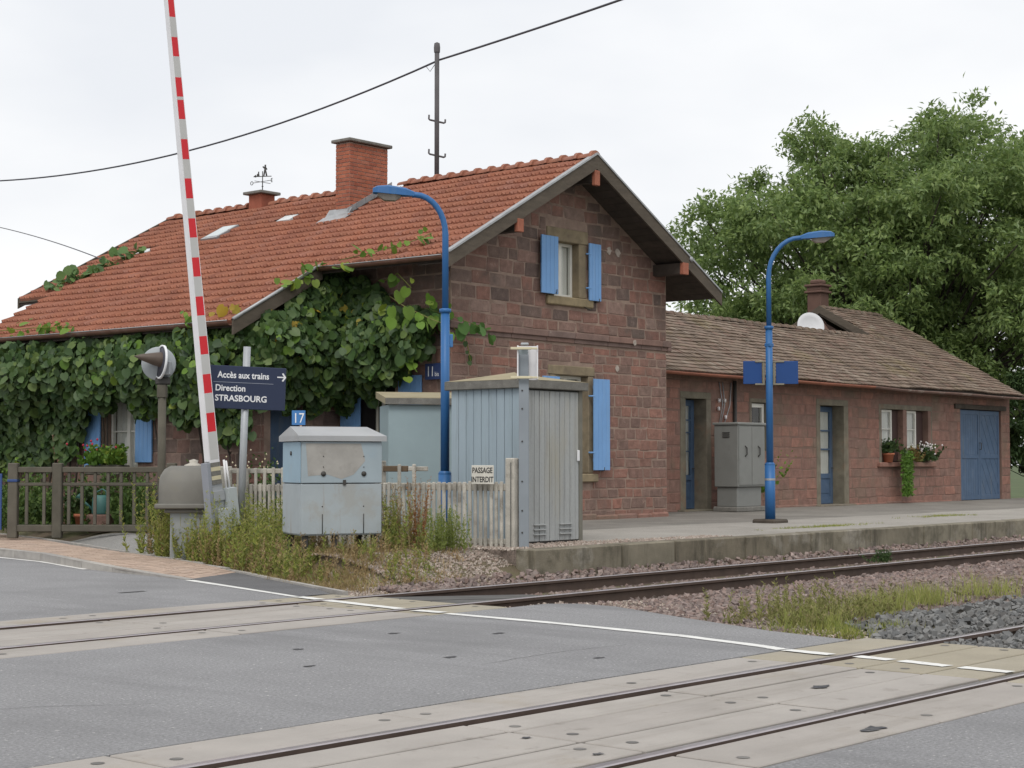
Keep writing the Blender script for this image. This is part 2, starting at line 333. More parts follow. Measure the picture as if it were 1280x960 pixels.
# ================================================================== GROUND
EDGE = [(13.35, 13.9), (13.7, 14.75), (14.35, 16.3), (14.95, 17.6), (15.2, 18.3), (15.6, 19.5), (16.07, 21.8), (17.4, 25.7), (18.2, 28.4), (19.6, 33), (24, 46), (40, 90)]
KERB = [(13.7, 17.13, .004), (13.87, 18.11, .03), (13.98, 18.95, .06), (14.22, 20.14, .1), (14.84, 22.06, .12), (15.2, 23.9, .12), (16.3, 27.8, .12), (17.6, 32.6, .12), (19.5, 38.5, .12)]
def edge_x(y):
    return np.interp(y, [p[1] for p in EDGE], [p[0] for p in EDGE])
def smooth(a, b, x):
    t = np.clip((x - a) / (b - a), 0, 1); return t * t * (3 - 2 * t)
def vnoise(x, y, s):
    return (np.sin(x * 1.7 * s + np.sin(y * 2.3 * s)) + np.sin(y * 1.9 * s + 1.3 * np.sin(x * 1.3 * s + 2))) * .25
def ground_z(x, y):
    x = np.asarray(x, float); y = np.asarray(y, float)
    d = x - edge_x(y)
    verge = smooth(0.05, 1.5, d) * .24 + smooth(0, .4, d) * vnoise(x, y, 2.1) * .035
    verge = verge + smooth(22, 30, y) * .0
    z = np.where(y > 14.05, verge - .02, -.2)
    # the way from the gravel down to the track in front of the platform's end
    t = smooth(13.9, 15.2, y) * smooth(13.4, 17.0, x)
    z = np.where((y > 11.1) & (y <= 14.9) & (x > 13.2), -.14 + t * .3 + vnoise(x, y, 3) * .015, z)
    # the bank falls from the verge to the rails before the platform's end
    bank = -.14 + (np.where(x > 15, .3, verge) + .14) * smooth(13.75, 16.2 - smooth(14.5, 16.6, x) * .9, y) + vnoise(x, y, 3) * .012
    z = np.where((y > 13.5) & (y < 16.2) & (x > 13.25) & (x < 17.2), bank, z)
    # ballast between the tracks
    mid = -.13 + .1 * smooth(8.2, 9.2, y) * (1 - smooth(10.3, 11.3, y)) + vnoise(x, y, 3) * .02
    z = np.where((y > 7.2) & (y <= 11.1) & (x > 12.6), np.minimum(-.012 + 0 * x, mid * smooth(12.6, 15.2, x) - .03), z)
    z = np.where((y <= 7.2) & (y > 4.0) & (x > 12.9), -.14, z)
    z = np.where((x <= 12.9) & (y < 14.05), -.19, z)
    z = np.where((y <= 4.0), -.05 + vnoise(x, y, 1.2) * .03, z)
    return z

def grid(x0, x1, y0, y1, st):
    xs = np.arange(x0, x1 + st / 2, st); ys = np.arange(y0, y1 + st / 2, st); X, Y = np.meshgrid(xs, ys, indexing='ij')
    nx, ny = X.shape; i = np.arange(nx * ny).reshape(nx, ny)
    Fq = np.stack([i[:-1, :-1], i[1:, :-1], i[1:, 1:], i[:-1, 1:]], -1).reshape(-1, 4)
    return X, Y, Fq
X, Y, Fq = grid(10, 44, -14, 40, .2)
fast('ground', np.stack([X, Y, ground_z(X, Y)], -1).reshape(-1, 3), Fq, dirt, smooth=True, kind='structure')
far = MB()
far.add([(-600, -600, -.3), (900, -600, -.3), (900, 900, -.3), (-600, 900, -.3)], [(0, 1, 2, 3)])
far.build('terrain', mat('grassland', [(.06, .085, .03)], .3, .3, .95, stain=(.11, .1, .05, .6), stain_scale=.05), kind='structure')

# road in three strips between the tracks
def sheet(name, pts, z, m_, **t):
    b = MB(); b.add([(x, y, z if np.isscalar(z) else zz) for (x, y), zz in zip(pts, [z] * len(pts))], [tuple(range(len(pts)))])
    return b.build(name, m_, **t)
road = thing('road', None, None, (0, 0, 0), kind='structure')
def road_part(pts):
    b = MB(); top = [(x, y, 0) for x, y in pts]; b.prism(top, (0, 0, -.22)); return b.build('asphalt_strip', asphalt, road)
road_part([(-60, -40), (12.3, -40), (12.3, 3.5), (12.0, 4.39), (-60, 5.54)])
road_part([(-60, 8.26), (12.74, 7.1), (12.95, 8.0), (13.5, 9.3), (14.1, 10.6), (14.12, 11.1), (13.9, 11.35), (-60, 11.35)])
road_part([(-60, 14.02), (12.8, 14.02), (13.75, 17.13), (13.92, 18.11), (14.05, 18.95), (14.29, 20.14), (14.9, 22.06), (15.27, 23.9), (16.37, 27.8), (17.67, 32.6), (19.6, 38.5), (40, 90), (-60, 90)])
b = MB(); b.add([(12.81, 14.03, .005), (13.3, 14.05, .005), (13.62, 14.6, .01), (14.93, 17.62, .014), (13.76, 17.12, .01)], [(0, 1, 2, 3, 4)])
b.build('path', asphalt2, kind='structure')

# white edge line, broken where the rails cross it
mk = thing('road_markings', None, None, (0, 0, 0), kind='structure')
def line_piece(a, c, wd=.1, z=.005):
    wd *= 1.3
    a = Vector((*a, z)); c = Vector((*c, z)); n = (c - a).cross(Vector((0, 0, 1))).normalized() * wd / 2
    k = 9; V = []
    for i in range(k + 1):
        p = a.lerp(c, i / k); V += [p + n * (1 + random.uniform(-.12, .12)), p - n * (1 + random.uniform(-.12, .12))]
    bb = MB(); bb.add(V, [(2 * i, 2 * i + 1, 2 * i + 3, 2 * i + 2) for i in range(k)]); bb.build('white_line', whitepaint, mk)
line_piece((13.68, 17.05), (12.8, 14.04), .11)
line_piece((12.73, 13.95), (12.64, 13.52), .11, .011); line_piece((12.6, 13.36), (12.36, 12.02), .11, .011); line_piece((12.34, 11.8), (12.33, 11.4), .11, .011)
line_piece((12.32, 11.34), (12.24, 9.9), .1); line_piece((12.24, 9.9), (12.06, 8.35), .1); line_piece((12.06, 8.35), (11.8, 7.35), .1); line_piece((11.8, 7.35), (11.7, 7.12), .1)
line_piece((11.65, 7.06), (11.6, 6.62), .1, .011); line_piece((11.63, 6.42), (11.58, 6.1), .1, .011); line_piece((11.58, 6.02), (11.5, 5.6), .1, .011); line_piece((11.5, 5.5), (11.46, 5.1), .1, .011)
line_piece((14.1, 19.85), (14.75, 21.9), .07); line_piece((14.75, 21.9), (15.15, 24.4), .07)

# pavement with pavers and kerb stones
pv = thing('pavement', None, None, (0, 0, 0), kind='structure')
BACK = [(14.93, 17.62, .015), (15.2, 18.3, .04), (15.6, 19.5, .065), (16.07, 21.8, .11), (16.6, 23.7, .125), (17.5, 26.0, .125), (19.0, 30.8, .125), (21.0, 36.7, .125)]
def resample(P, n):
    P = np.array(P, float); L_ = np.r_[0, np.cumsum(np.linalg.norm(np.diff(P[:, :2], axis=0), axis=1))]; s = np.linspace(0, L_[-1], n)
    return np.stack([np.interp(s, L_, P[:, k]) for k in range(3)], 1), L_[-1]
NS = 200
ka, La = resample(KERB, NS); kb, _ = resample(BACK, NS)
bb = MB()
V = []
for i in range(NS):
    for q, dz in ((ka[i], 0), (kb[i], 0)): V.append((q[0], q[1], q[2] - .012))
bb.add(V, [(2 * i, 2 * i + 1, 2 * i + 3, 2 * i + 2) for i in range(NS - 1)]); bb.build('joint_sand', mat('joint_sand', [(.26, .19, .15)], 6, .25, .95), pv)
Vp = []; Fp = []
nr = int(La / .105)
kr, _ = resample(KERB, nr + 1); br, _ = resample(BACK, nr + 1)
for i in range(nr):
    W_ = np.linalg.norm(br[i] - kr[i]); nc = max(3, int(W_ / .21)); off = .5 * (i % 2) / nc
    for j in range(nc):
        u0 = max(.09 / W_, (j + off) / nc - .0) ; u1 = min(.999, (j + 1 + off) / nc - .012 / W_)
        if u1 - u0 < .02: continue
        q = [kr[i] * (1 - u) + br[i] * u + e * (kr[i + 1] - kr[i]) * .5 * 0 for u, e in ((u0, 0), (u1, 0))]
        g = .93
        A = kr[i] * (1 - u0) + br[i] * u0; B = kr[i] * (1 - u1) + br[i] * u1
        C_ = kr[i + 1] * (1 - u1) + br[i + 1] * u1; D_ = kr[i + 1] * (1 - u0) + br[i + 1] * u0
        D_ = A + (D_ - A) * g; C_ = B + (C_ - B) * g; h = np.array([0, 0, rng.uniform(-.003, .003)])
        o = len(Vp)
        for q in (A, B, C_, D_): Vp.append(q + h)
        for q in (A, B, C_, D_): Vp.append(q + h - [0, 0, .02])
        Fp += [(o, o + 1, o + 2, o + 3), (o, o + 4, o + 5, o + 1), (o + 1, o + 5, o + 6, o + 2), (o + 2, o + 6, o + 7, o + 3), (o + 3, o + 7, o + 4, o)]
fast('pavers', Vp, Fp, pavermat, pv, kind='stuff')
nk = int(La / 1.0); kk, _ = resample(KERB, nk + 1)
for i in range(nk):
    a, c = Vector(kk[i]), Vector(kk[i + 1]); d = (c - a); L_ = d.length; n = Vector((-d.y, d.x, 0)).normalized()
    bb = MB(); zt0, zt1 = a.z + .004, c.z + .004
    e = d.normalized() * .006
    P = [a + e - n * 0 + Vector((0, 0, .004)), c - e + Vector((0, 0, .004)), c - e - n * .13 + Vector((0, 0, .004)), a + e - n * .13 + Vector((0, 0, .004))]
    P = [p if k in (0, 1) else p for k, p in enumerate(P)]
    bb.prism(P, (0, 0, -.25)); bb.build('kerb_stone', kerbmat, pv)
# stone edging between the verge and the path
ed = thing('edging', None, None, (0, 0, 0), kind='structure')
ep, Le = resample([(x, y, 0) for x, y in EDGE[:9]], 18)
for i in range(17):
    a, c = Vector(ep[i]), Vector(ep[i + 1]); d = c - a; n = Vector((-d.y, d.x, 0)).normalized(); e = d.normalized() * .006
    za = float(np.interp(a.y, [q[1] for q in BACK], [q[2] for q in BACK])) + .02
    bb = MB(); P = [a + e, c - e, c - e - n * .07, a + e - n * .07]; P = [Vector((p.x, p.y, za)) for p in P]
    bb.prism(P, (0, 0, -.2)); bb.build('edging_stone', kerbmat, ed)

# ================================================================== PLATFORM
PZ = .33; PE = 14.22
pf = thing('platform', None, None, (0, 0, 0), kind='structure')
for yy0, yy1, pm in ((PE + .3, 17.9, mat('platform_front', [(.3, .282, .255)], .9, .14, .92, .35, 120, fine=.2, fscale=50, stain=(.22, .205, .18, .6), stain_scale=.6)), (17.9, 22.6, platmat)):
  X, Y, Fq = grid(19.6, 70, yy0, yy1 + .2, .35)
  zz = PZ + smooth(19.5, 22.5, Y) * .02 + vnoise(X, Y, .9) * .012 - (.004 if yy0 > 17 else 0)
  fast('platform_top', np.stack([X, Y, zz], -1).reshape(-1, 3), Fq, pm, pf, smooth=True)
bx = 17.15; k = 0
while bx < 62:
    L_ = [1.95, 1.3, 1.9, 2.0][k % 4] if k < 4 else 2.0
    bb = MB(); bb.box((bx + .013, PE + random.uniform(-.006, .006), -.35), (bx + L_ - .013, PE + .34, PZ + .012 + random.uniform(-.004, .004)), .015)
    bb.build('edge_block', edgecon, pf); bx += L_; k += 1

# ================================================================== TRACKS
def rail_mesh(x0, x1, y, ztop=.016):
    prof = [(-.036, 0), (-.036, -.03), (-.009, -.045), (-.009, -.14), (-.07, -.155), (-.07, -.172), (.07, -.172), (.07, -.155), (.009, -.14), (.009, -.045), (.036, -.03), (.036, 0), (.026, .006), (-.026, .006)]
    n = len(prof); bb = MB(); xs = np.linspace(x0, x1, 24); V = []
    for x in xs: V += [(x, y + a, ztop - .006 + h) for a, h in prof]
    for i in range(len(xs) - 1):
        for k in range(n):
            k2 = (k + 1) % n; bb_m = 1 if k in (10, 11, 12, 13) or k == 13 else 0
            bb.add([V[i * n + k], V[i * n + k2], V[(i + 1) * n + k2], V[(i + 1) * n + k]], [(0, 1, 2, 3)], bb_m)
    bb.add(V[:n], [tuple(range(n))], 0)
    return bb
sandy = mat('sandy_concrete', [(.3, .268, .205), (.315, .285, .225)], 1.6, .14, .85, .25, 90, fine=.1, fscale=100, stain=(.3, .28, .24, .7), stain_scale=.9)
socketm = mat('lifting_socket', [(.12, .115, .11), (.18, .17, .16)], 5, .2, .8)
def make_track(name, label, yr, x_end, rows, pitch, joints):
    """yr: rail lines; rows: (y0, y1) of the concrete slab rows across the road"""
    t = thing(name, label, 'railway track', (12, yr[0], 0))
    for y in yr: rail_mesh(-25, 75, y).build('rail', [railside, railtop], t, True)
    sl = MB(); sl.box((-1.27, -.12, -.12), (1.27, .12, 0), .02); sme = None
    x = x_end + .35; yc = sum(yr) / 2; i = 0
    sme = MB().box((-.12, -1.27, -.13), (.12, 1.27, 0), .02).mesh('sleeper', wood)
    while x < 48:
        o = put('sleeper', sme, t); o.location = (x - 12, yc - yr[0] + random.uniform(-.02, .02), -.165 + random.uniform(-.008, .008)); o.rotation_euler = (0, 0, random.uniform(-.02, .02)); x += .62
    # slabs
    for (y0, y1) in rows:
        xs = [joints - pitch * k for k in range(14, -1, -1)] + [x_end]
        xs = [q for q in xs if q < x_end - .3] + [x_end]
        for a, c in zip(xs[:-1], xs[1:]):
            if c < -6: continue
            dz = random.uniform(-.003, .003)
            bb = MB(); bb.box((a + .014, y0 + .014, -.16), (c - .014, y1 - .014, .004 + dz), .006); sob = bb.build('crossing_slab', sandy if c == x_end else concrete, t, True)
            if y1 - y0 > .3:
                for hx in (a + .17, c - .17):
                    hb = MB()
                    if random.random() < .6: hb.lathe([(0, 0), (.036, 0)], (hx, (y0 + y1) / 2 + random.uniform(-.1, .1), .0065 + dz), n=10)
                    if hb.v: hb.build('lifting_socket', socketm, sob)
    bed = MB(); bed.add([(-25, rows[0][0], -.165), (x_end, rows[0][0], -.165), (x_end, rows[-1][1], -.165), (-25, rows[-1][1], -.165)], [(0, 1, 2, 3)])
    bed.build('slab_bed', darkmetal, t, True)
    return t
near = make_track('railway_track', 'nearest railway track crossing the road between concrete slabs', (4.98, 6.5), 12.95,
    [(4.4, 4.93), (5.09, 5.53), (5.53, 6.04), (6.04, 6.39), (6.55, 7.09)], 1.93, 11.0)
near.rotation_euler = (0, 0, -.016)
fart = make_track('railway_track', 'rusty railway track running along the platform edge', (11.94, 13.42), 13.3,
    [(11.36, 11.89), (12.05, 12.45), (12.45, 12.92), (12.92, 13.31), (13.48, 14.01)], 2.4, 12.1)
for y0, y1 in ((12.03, 12.6), (12.68, 13.32)):
    bb = MB(); bb.prism([(13.32, y0, .0), (13.32, y0, -.15), (15.9, y0, -.15), (15.9, y0, -.12)], (0, y1 - y0, 0)); bb.build('ramp', mat('ramp_plate', [(.09, .088, .085)], 3, .3, .7), fart, True)
# dark tar spots on the slabs
for cx, cy, rx, ry in ((9.9, 5.75, .17, .09), (8.55, 4.62, .17, .1), (7.05, 5.9, .06, .04), (6.9, 5.3, .05, .04), (10.3, 7.9, .09, .05), (9.6, 8.8, .1, .06), (11.2, 9.7, .12, .05), (8.5, 9.2, .1, .05), (6.9, 12.9, .1, .1), (9.2, 10.1, .09, .05), (10.6, 10.4, .12, .06), (12, 16, .3, .1)):
    bb = MB(); n = 14; P = []
    for k in range(n):
        a = 2 * math.pi * k / n; q = random.uniform(.35, .85); P.append((cx + rx * q * math.cos(a), cy + ry * q * math.sin(a), .0085 if cy < 7.1 or 11.4 < cy < 14 else .004))
    bb.add(P, [tuple(range(n))]); bb.build('tar_patch', mat('tar', [(.05, .05, .055)], 20, .5, .7, stain=(.25, .24, .22, .6), stain_scale=25), kind='structure')

# fine cracks and a repaired strip in the asphalt
for (x0_, y0_, ang, L_) in ((4.6, 9.1, .35, 2.2), (9.4, 8.3, .15, 1.8), (5.2, 16.5, .2, 3.2)):
    p = Vector((x0_, y0_, .003)); a_ = ang; V = []
    for k in range(16):
        n_ = Vector((-math.sin(a_), math.cos(a_), 0)) * random.uniform(.001, .004); V += [p + n_, p - n_]; p = p + Vector((math.cos(a_), math.sin(a_), 0)) * L_ / 15; a_ += random.uniform(-.25, .25)
    bb = MB(); bb.add(V, [(2 * i, 2 * i + 1, 2 * i + 3, 2 * i + 2) for i in range(15)]); bb.build('road_crack', mat('crack', [(.07, .07, .07)], 5, .2, .95), kind='structure')

# ballast and gravel: loose stones nobody could count
_ico = bmesh.new(); bmesh.ops.create_icosphere(_ico, subdivisions=1, radius=.5)
ICO = np.array([v.co[:] for v in _ico.verts]); ICOF = np.array([[v.index for v in f.verts] for f in _ico.faces]); _ico.free()
OCT = np.array([(-.5, -.4, -.3), (.5, -.45, -.25), (.4, .5, -.3), (-.45, .4, -.35), (-.35, -.3, .3), (.3, -.35, .4), (.45, .3, .28), (-.3, .35, .36)])
OCTF = np.array([(3, 2, 1, 0), (4, 5, 6, 7), (0, 1, 5, 4), (1, 2, 6, 5), (2, 3, 7, 6), (3, 0, 4, 7)])
def stones(name, P, size, m_):
    n = len(P); T = OCT
    sc = rng.uniform(.6, 1.25, (n, 1)) * size * rng.uniform(.6, 1.3, (n, 3))
    V, Fn = scatter(T, OCTF, np.asarray(P), rdirs(n), rdirs(n), sc)
    fast(name, V + rng.normal(scale=size * .05, size=V.shape), Fn, m_, kind='stuff')
def pts(n, x0, x1, y0, y1, dz=0., keep=None, xpow=1.0):
    x = x0 + (x1 - x0) * rng.random(n) ** xpow; y = rng.uniform(y0, y1, n)
    if keep is not None: k = keep(x, y); x, y = x[k], y[k]
    return np.stack([x, y, ground_z(x, y) + dz], 1)
def roadx(y): return np.interp(y, [7.1, 8, 9.3, 10.6, 11.1, 11.4, 14], [12.8, 13.0, 13.55, 14.15, 14.2, 13.5, 13.4])
norail = lambda x, y: (np.abs(y - 11.94) > .08) & (np.abs(y - 13.42) > .08) & (x > roadx(y) + .02)
P = pts(9500, 13, 24, 8.0, 11.75, .01, norail, 1.3); stones('ballast', P, .062, pinkstone)
P = pts(9000, 20, 46, 8.0, 11.75, .01, norail, 1.2); stones('ballast', P, .075, pinkstone)
P = pts(7000, 14.2, 40, 11.8, 14.2, 0, lambda x, y: norail(x, y) & (x > np.where((y > 12) & (y < 13.4), 15.6, 13.5)), 1.4); P[:, 2] += -.01 + .03 * (np.abs(P[:, 1] - 12.68) > .85) + .11 * (P[:, 1] > 13.55); stones('ballast', P, .06, pinkstone)
P = pts(9000, 12.98, 30, 4.2, 8.1, 0, lambda x, y: (np.abs(y - 4.98) > .09) & (np.abs(y - 6.5) > .09) & ((y < 7.0) | (x > 13.2 + (y - 7))), 1.6)
P[:, 2] = -.045 + rng.uniform(-.03, .03, len(P)) + .03 * (np.abs(P[:, 1] - 7.2) < .6); stones('dark_ballast', P, .06, darkstone)
P = pts(15000, 13.3, 18.2, 13.55, 16.3, .006, lambda x, y: (x > 13.6 + .45 * (y - 14)) & ~((x > 16.8) & (y > 14.2) & (y < 14.6)) & (x < 14.2 + 1.9 * (y - 12.2))); stones('gravel', P, .028, gravelmat)
P = pts(2500, 12.8, 16, 7.2, 11.6, .008, lambda x, y: (x > roadx(y) - .1) & (x < roadx(y) + .9)); P[:, 2] = np.maximum(P[:, 2], -.03); stones('gravel', P, .026, gravelmat)
n = 5000; x = rng.uniform(17.0, 22.5, n); y = rng.uniform(14.55, 16.6, n); k = (y < 15.1 + .25 * (21 - x) * (x < 21)) & (y < 15.25 + 0 * x) | ((x < 19.7) & (y < 16.4)); x, y = x[k], y[k]
stones('gravel', np.stack([x, y, np.full(len(x), PZ + .004)], 1), .028, gravelmat)
b = MB(); b.prism([(17.3, 14.5, PZ - .01), (19.62, 14.5, PZ - .01), (19.62, 18.5, PZ - .01), (18.0, 18.5, PZ - .03), (17.3, 15.5, PZ - .02)], (0, 0, -.3)); b.build('gravel_bed', mat('gravel_bed', [(.27, .22, .19)], 8, .35, .95, .8, 60, fine=.4, fscale=60), kind='structure')

# asphalt path between the pavement and the garden fence
la = np.arange(-11, -4.9, .2); di = np.arange(22.5, 30.6, .2); A_, B_ = np.meshgrid(la, di, indexing='ij')
X = FWD.x * B_ + RIGHT.x * A_; Y = FWD.y * B_ + RIGHT.y * A_; i = np.arange(X.size).reshape(X.shape); Fq = np.stack([i[:-1, :-1], i[1:, :-1], i[1:, 1:], i[:-1, 1:]], -1).reshape(-1, 4)
ok = (X > edge_x(Y) + .06).ravel(); Fq = Fq[ok[Fq].all(1)]
fast('path', np.stack([X, Y, ground_z(X, Y) + .012], -1).reshape(-1, 3), Fq, mat('path_asphalt', [(.24, .235, .225)], 1, .12, .9, .4, 90, fine=.3, fscale=50), smooth=True, kind='structure')
# ================================================================== MASONRY
def block_mesh(i):
    b = MB(); b.box((-.5, -.5, -.5), (.5, .5, .5), .05)
    V = np.array(b.v); key = np.sign(V)
    r = np.random.default_rng(100 + i)
    for c in np.unique(key, axis=0):
        k = (key == c).all(1); V[k] += r.uniform(-.055, .055, 3) * [1, .4, 1]
    # a slightly uneven, quarry-faced front
    b.v = [tuple(q) for q in V]; return b
BLK = [block_mesh(i) for i in range(14)]
BLKA = [(np.array(b.v), b.f) for b in BLK]
BLKM = {}
def blk(i, m_):
    if (i, m_.name) not in BLKM: BLKM[(i, m_.name)] = BLK[i].mesh('stone', m_)
    return BLKM[(i, m_.name)]

def wall_core(b, O, u, inward, width, topz, z0, openings, thick):
    """solid wall with real openings"""
    O = Vector(O); u = Vector(u); inward = Vector(inward)
    openings = [(o[0] - .015, o[1] + .015, o[2] - .015, o[3] + .015) for o in openings]
    cuts = sorted({0.0, width, *[q for o in openings for q in o[:2]], *[q for q in getattr(topz, 'cuts', [])]})
    cuts = [c for c in cuts if 0 <= c <= width]
    for a, c in zip(cuts[:-1], cuts[1:]):
        mid = (a + c) / 2; os_ = sorted([(o[2], o[3]) for o in openings if o[0] <= mid <= o[1]]); z = z0
        for o0, o1 in os_:
            if o0 > z: b.prism([O + u * a + Vector((0, 0, z)), O + u * c + Vector((0, 0, z)), O + u * c + Vector((0, 0, o0)), O + u * a + Vector((0, 0, o0))], inward * thick)
            z = o1
        b.prism([O + u * a + Vector((0, 0, z)), O + u * c + Vector((0, 0, z)), O + u * c + Vector((0, 0, topz(c))), O + u * a + Vector((0, 0, topz(a)))], inward * thick)

def masonry(parent, O, u, width, topz, courses, openings, m_, limit=300, low=lambda uu, z: False, joint=.016, out_=.012, pname='stone', swell=1.0):
    O = Vector(O); u = Vector(u); up = Vector((0, 0, 1)); inw = up.cross(u); R_ = Matrix((u, inw, up)).transposed()
    L_ = []
    for z0, z1, wmin, wmax in courses:
        x = 0.0
        while x < width - .02:
            wd = random.uniform(wmin, wmax)
            x1 = x + wd
            if width - x1 < wmin * .6: x1 = width
            a, c = x, x1; x = x1
            # trim to the openings and the roof
            segs = [(a, c)]
            for o in openings:
                if o[2] < z1 - .03 and o[3] > z0 + .03:
                    ns = []
                    for p, q in segs:
                        if q <= o[0] or p >= o[1]: ns.append((p, q)); continue
                        if p < o[0] - .05: ns.append((p, o[0]))
                        if q > o[1] + .05: ns.append((o[1], q))
                    segs = ns
            for p, q in segs:
                zt = min(z1, min(topz(p), topz(q)))
                if zt - z0 < .06 or q - p < .06: continue
                L_.append((p, q, z0, zt))
    L_.sort(key=lambda s_: (low((s_[0] + s_[1]) / 2, (s_[2] + s_[3]) / 2), -(s_[1] - s_[0]) * (s_[3] - s_[2])))
    SV = []; SF = []; off = 0
    for i, (p, q, z0, z1) in enumerate(L_):
        j = random.uniform(.6, 1.5) * joint; d = .16; pr = random.uniform(.3, 1) * out_
        c = O + u * ((p + q) / 2) + up * ((z0 + z1) / 2 + random.uniform(-.012, .012)) + inw * (d / 2 - pr)
        sc = ((q - p - j) * random.uniform(.985, 1.0), d, (z1 - z0 - j) * random.uniform(.97, 1.0)); k = random.randrange(14)
        Mx = Matrix.Translation(c) @ (R_ @ Matrix.Rotation(random.uniform(-.022, .022), 3, 'Y')).to_4x4() @ Matrix.Diagonal((*sc, 1))
        if i < limit: put(pname, blk(k, m_), parent, True, Mx)
        else:
            V, F_ = BLKA[k]; Mn = np.array(Mx); SV.append(V @ Mn[:3, :3].T + Mn[:3, 3]); SF += [tuple(a + off for a in f) for f in F_]; off += len(V)
    if SV:
        b = MB(); b.v = [tuple(r) for r in np.concatenate(SV)]; b.f = SF; b.mi = [0] * len(SF); b.sm = [False] * len(SF)
        b.build('masonry', m_, parent, True, kind='stuff')

def courses(z0, z1, hmin, hmax, wmin, wmax):
    L_ = []; z = z0
    while z < z1 - .02:
        h = random.uniform(hmin, hmax)
        if z1 - z - h < hmin * .6: h = z1 - z
        L_.append((z, z + h, wmin, wmax)); z += h
    return L_

# ================================================================== STATION HOUSE
RX, RZ, KS = 26.35, 7.60, .5425
PHI = math.atan(KS)
Y0, Y1 = 20.25, 33.7
def roofz(x): return RZ - abs(x - RX) * KS
house = thing('station_house', 'red sandstone station house with orange tiled roof and blue shutters', 'house', (26.35, 21, .3))
def topg(c): return roofz(22.9 + c) - .12
topg.cuts = [RX - 22.9]
OPG = [(3.05, 3.84, 4.83, 5.93), (3.1, 4.14, 1.28, 3.25)]
b = MB(); wall_core(b, (22.9, 21, 0), (1, 0, 0), (0, 1, 0), 6.9, topg, 0, OPG, .42)
topf = lambda c: 5.6
wall_core(b, (22.9, 23.95, 0), (0, -1, 0), (1, 0, 0), 2.53, topf, 0, [(.45, 1.5, 1.2, 3.2)], .4)     # side towards the garden
topw = lambda c: roofz(20.5 + c) - .14
wall_core(b, (20.5, 23.95, 0), (1, 0, 0), (0, 1, 0), 2.4, topw, 0, [(.62, 1.5, .3, 2.72)], .4)         # front of the wing
topv = lambda c: 4.3
wall_core(b, (20.5, 32.3, 0), (0, -1, 0), (1, 0, 0), 7.9, topv, 0, [(3.95, 5.1, 1.35, 2.9)], .4)        # long side of the wing
b.box((29.4, 21.42, 0), (29.8, 33, 5.6)); b.box((22.5, 32.9, 0), (29.8, 33.3, 5.0))
b.build('wall', mortar, house, True)
inside = MB(); inside.box((22.95, 21.9, .3), (29.3, 32.5, 5.4)); inside.box((20.95, 24.8, .3), (23, 32.2, 3.9)); inside.build('interior', dark, house, True)
cs = courses(.3, 3.86, .15, .25, .22, .56) + courses(4.12, 7.6, .2, .31, .26, .66)
OPS = [(2.8, 4.1, 4.62, 6.2), (2.85, 4.28, 1.1, 3.42), (-1, 8, 3.86, 4.12)]
topg2 = lambda c: roofz(22.9 + c) - .13
masonry(house, (22.9, 21, 0), (1, 0, 0), 6.9, topg2, [c for c in cs if c[0] > 4], OPS, stone, 150, joint=.022)
masonry(house, (22.9, 21, 0), (1, 0, 0), 6.9, topg2, [c for c in cs if c[0] < 4], OPS, stonelow, 150, lambda uu, z: z < 3.0 and uu < 4.2, .022)
masonry(house, (22.9, 23.95, 0), (0, -1, 0), 2.93, lambda c: 5.5, courses(.3, 5.5, .24, .32, .35, .6), [(.35, 1.6, 1.1, 3.35)], stone, 0)
masonry(house, (20.5, 23.95, 0), (1, 0, 0), 2.4, lambda c: topw(c) - .02, courses(.3, 5.2, .24, .32, .35, .6), [(.45, 1.67, .3, 2.95)], stone, 0)
masonry(house, (20.5, 32.3, 0), (0, -1, 0), 8.33, topv, courses(.3, 4.3, .24, .32, .35, .6), [(3.8, 5.25, 1.2, 3.05)], stone, 0)
x = 22.8
while x < 29.84:      # string course
    L_ = min(random.uniform(.7, 1.2), 29.9 - x); bb = MB(); bb.box((x + .004, 20.92, 3.985), (x + L_ - .004, 21.1, 4.11 + random.uniform(-.004, .004)), .012)
    bb.box((x + .004, 20.965, 3.9), (x + L_ - .004, 21.1, 3.99), .008); bb.build('string_course', stringm, house, True); x += L_
bb = MB(); bb.box((29.79, 20.93, 3.9), (29.92, 22.3, 4.1), .015); bb.build('string_course', stringm, house, True)
x = 22.85
while x < 29.7:        # irregular foot of the wall
    L_ = random.uniform(.5, .95); bb = MB(); bb.box((x, 20.93 + random.uniform(0, .03), .25), (min(29.82, x + L_ - .01), 21.2, .41 + random.uniform(0, .05)), .03); bb.build('plinth_stone', stone2, house, True); x += L_

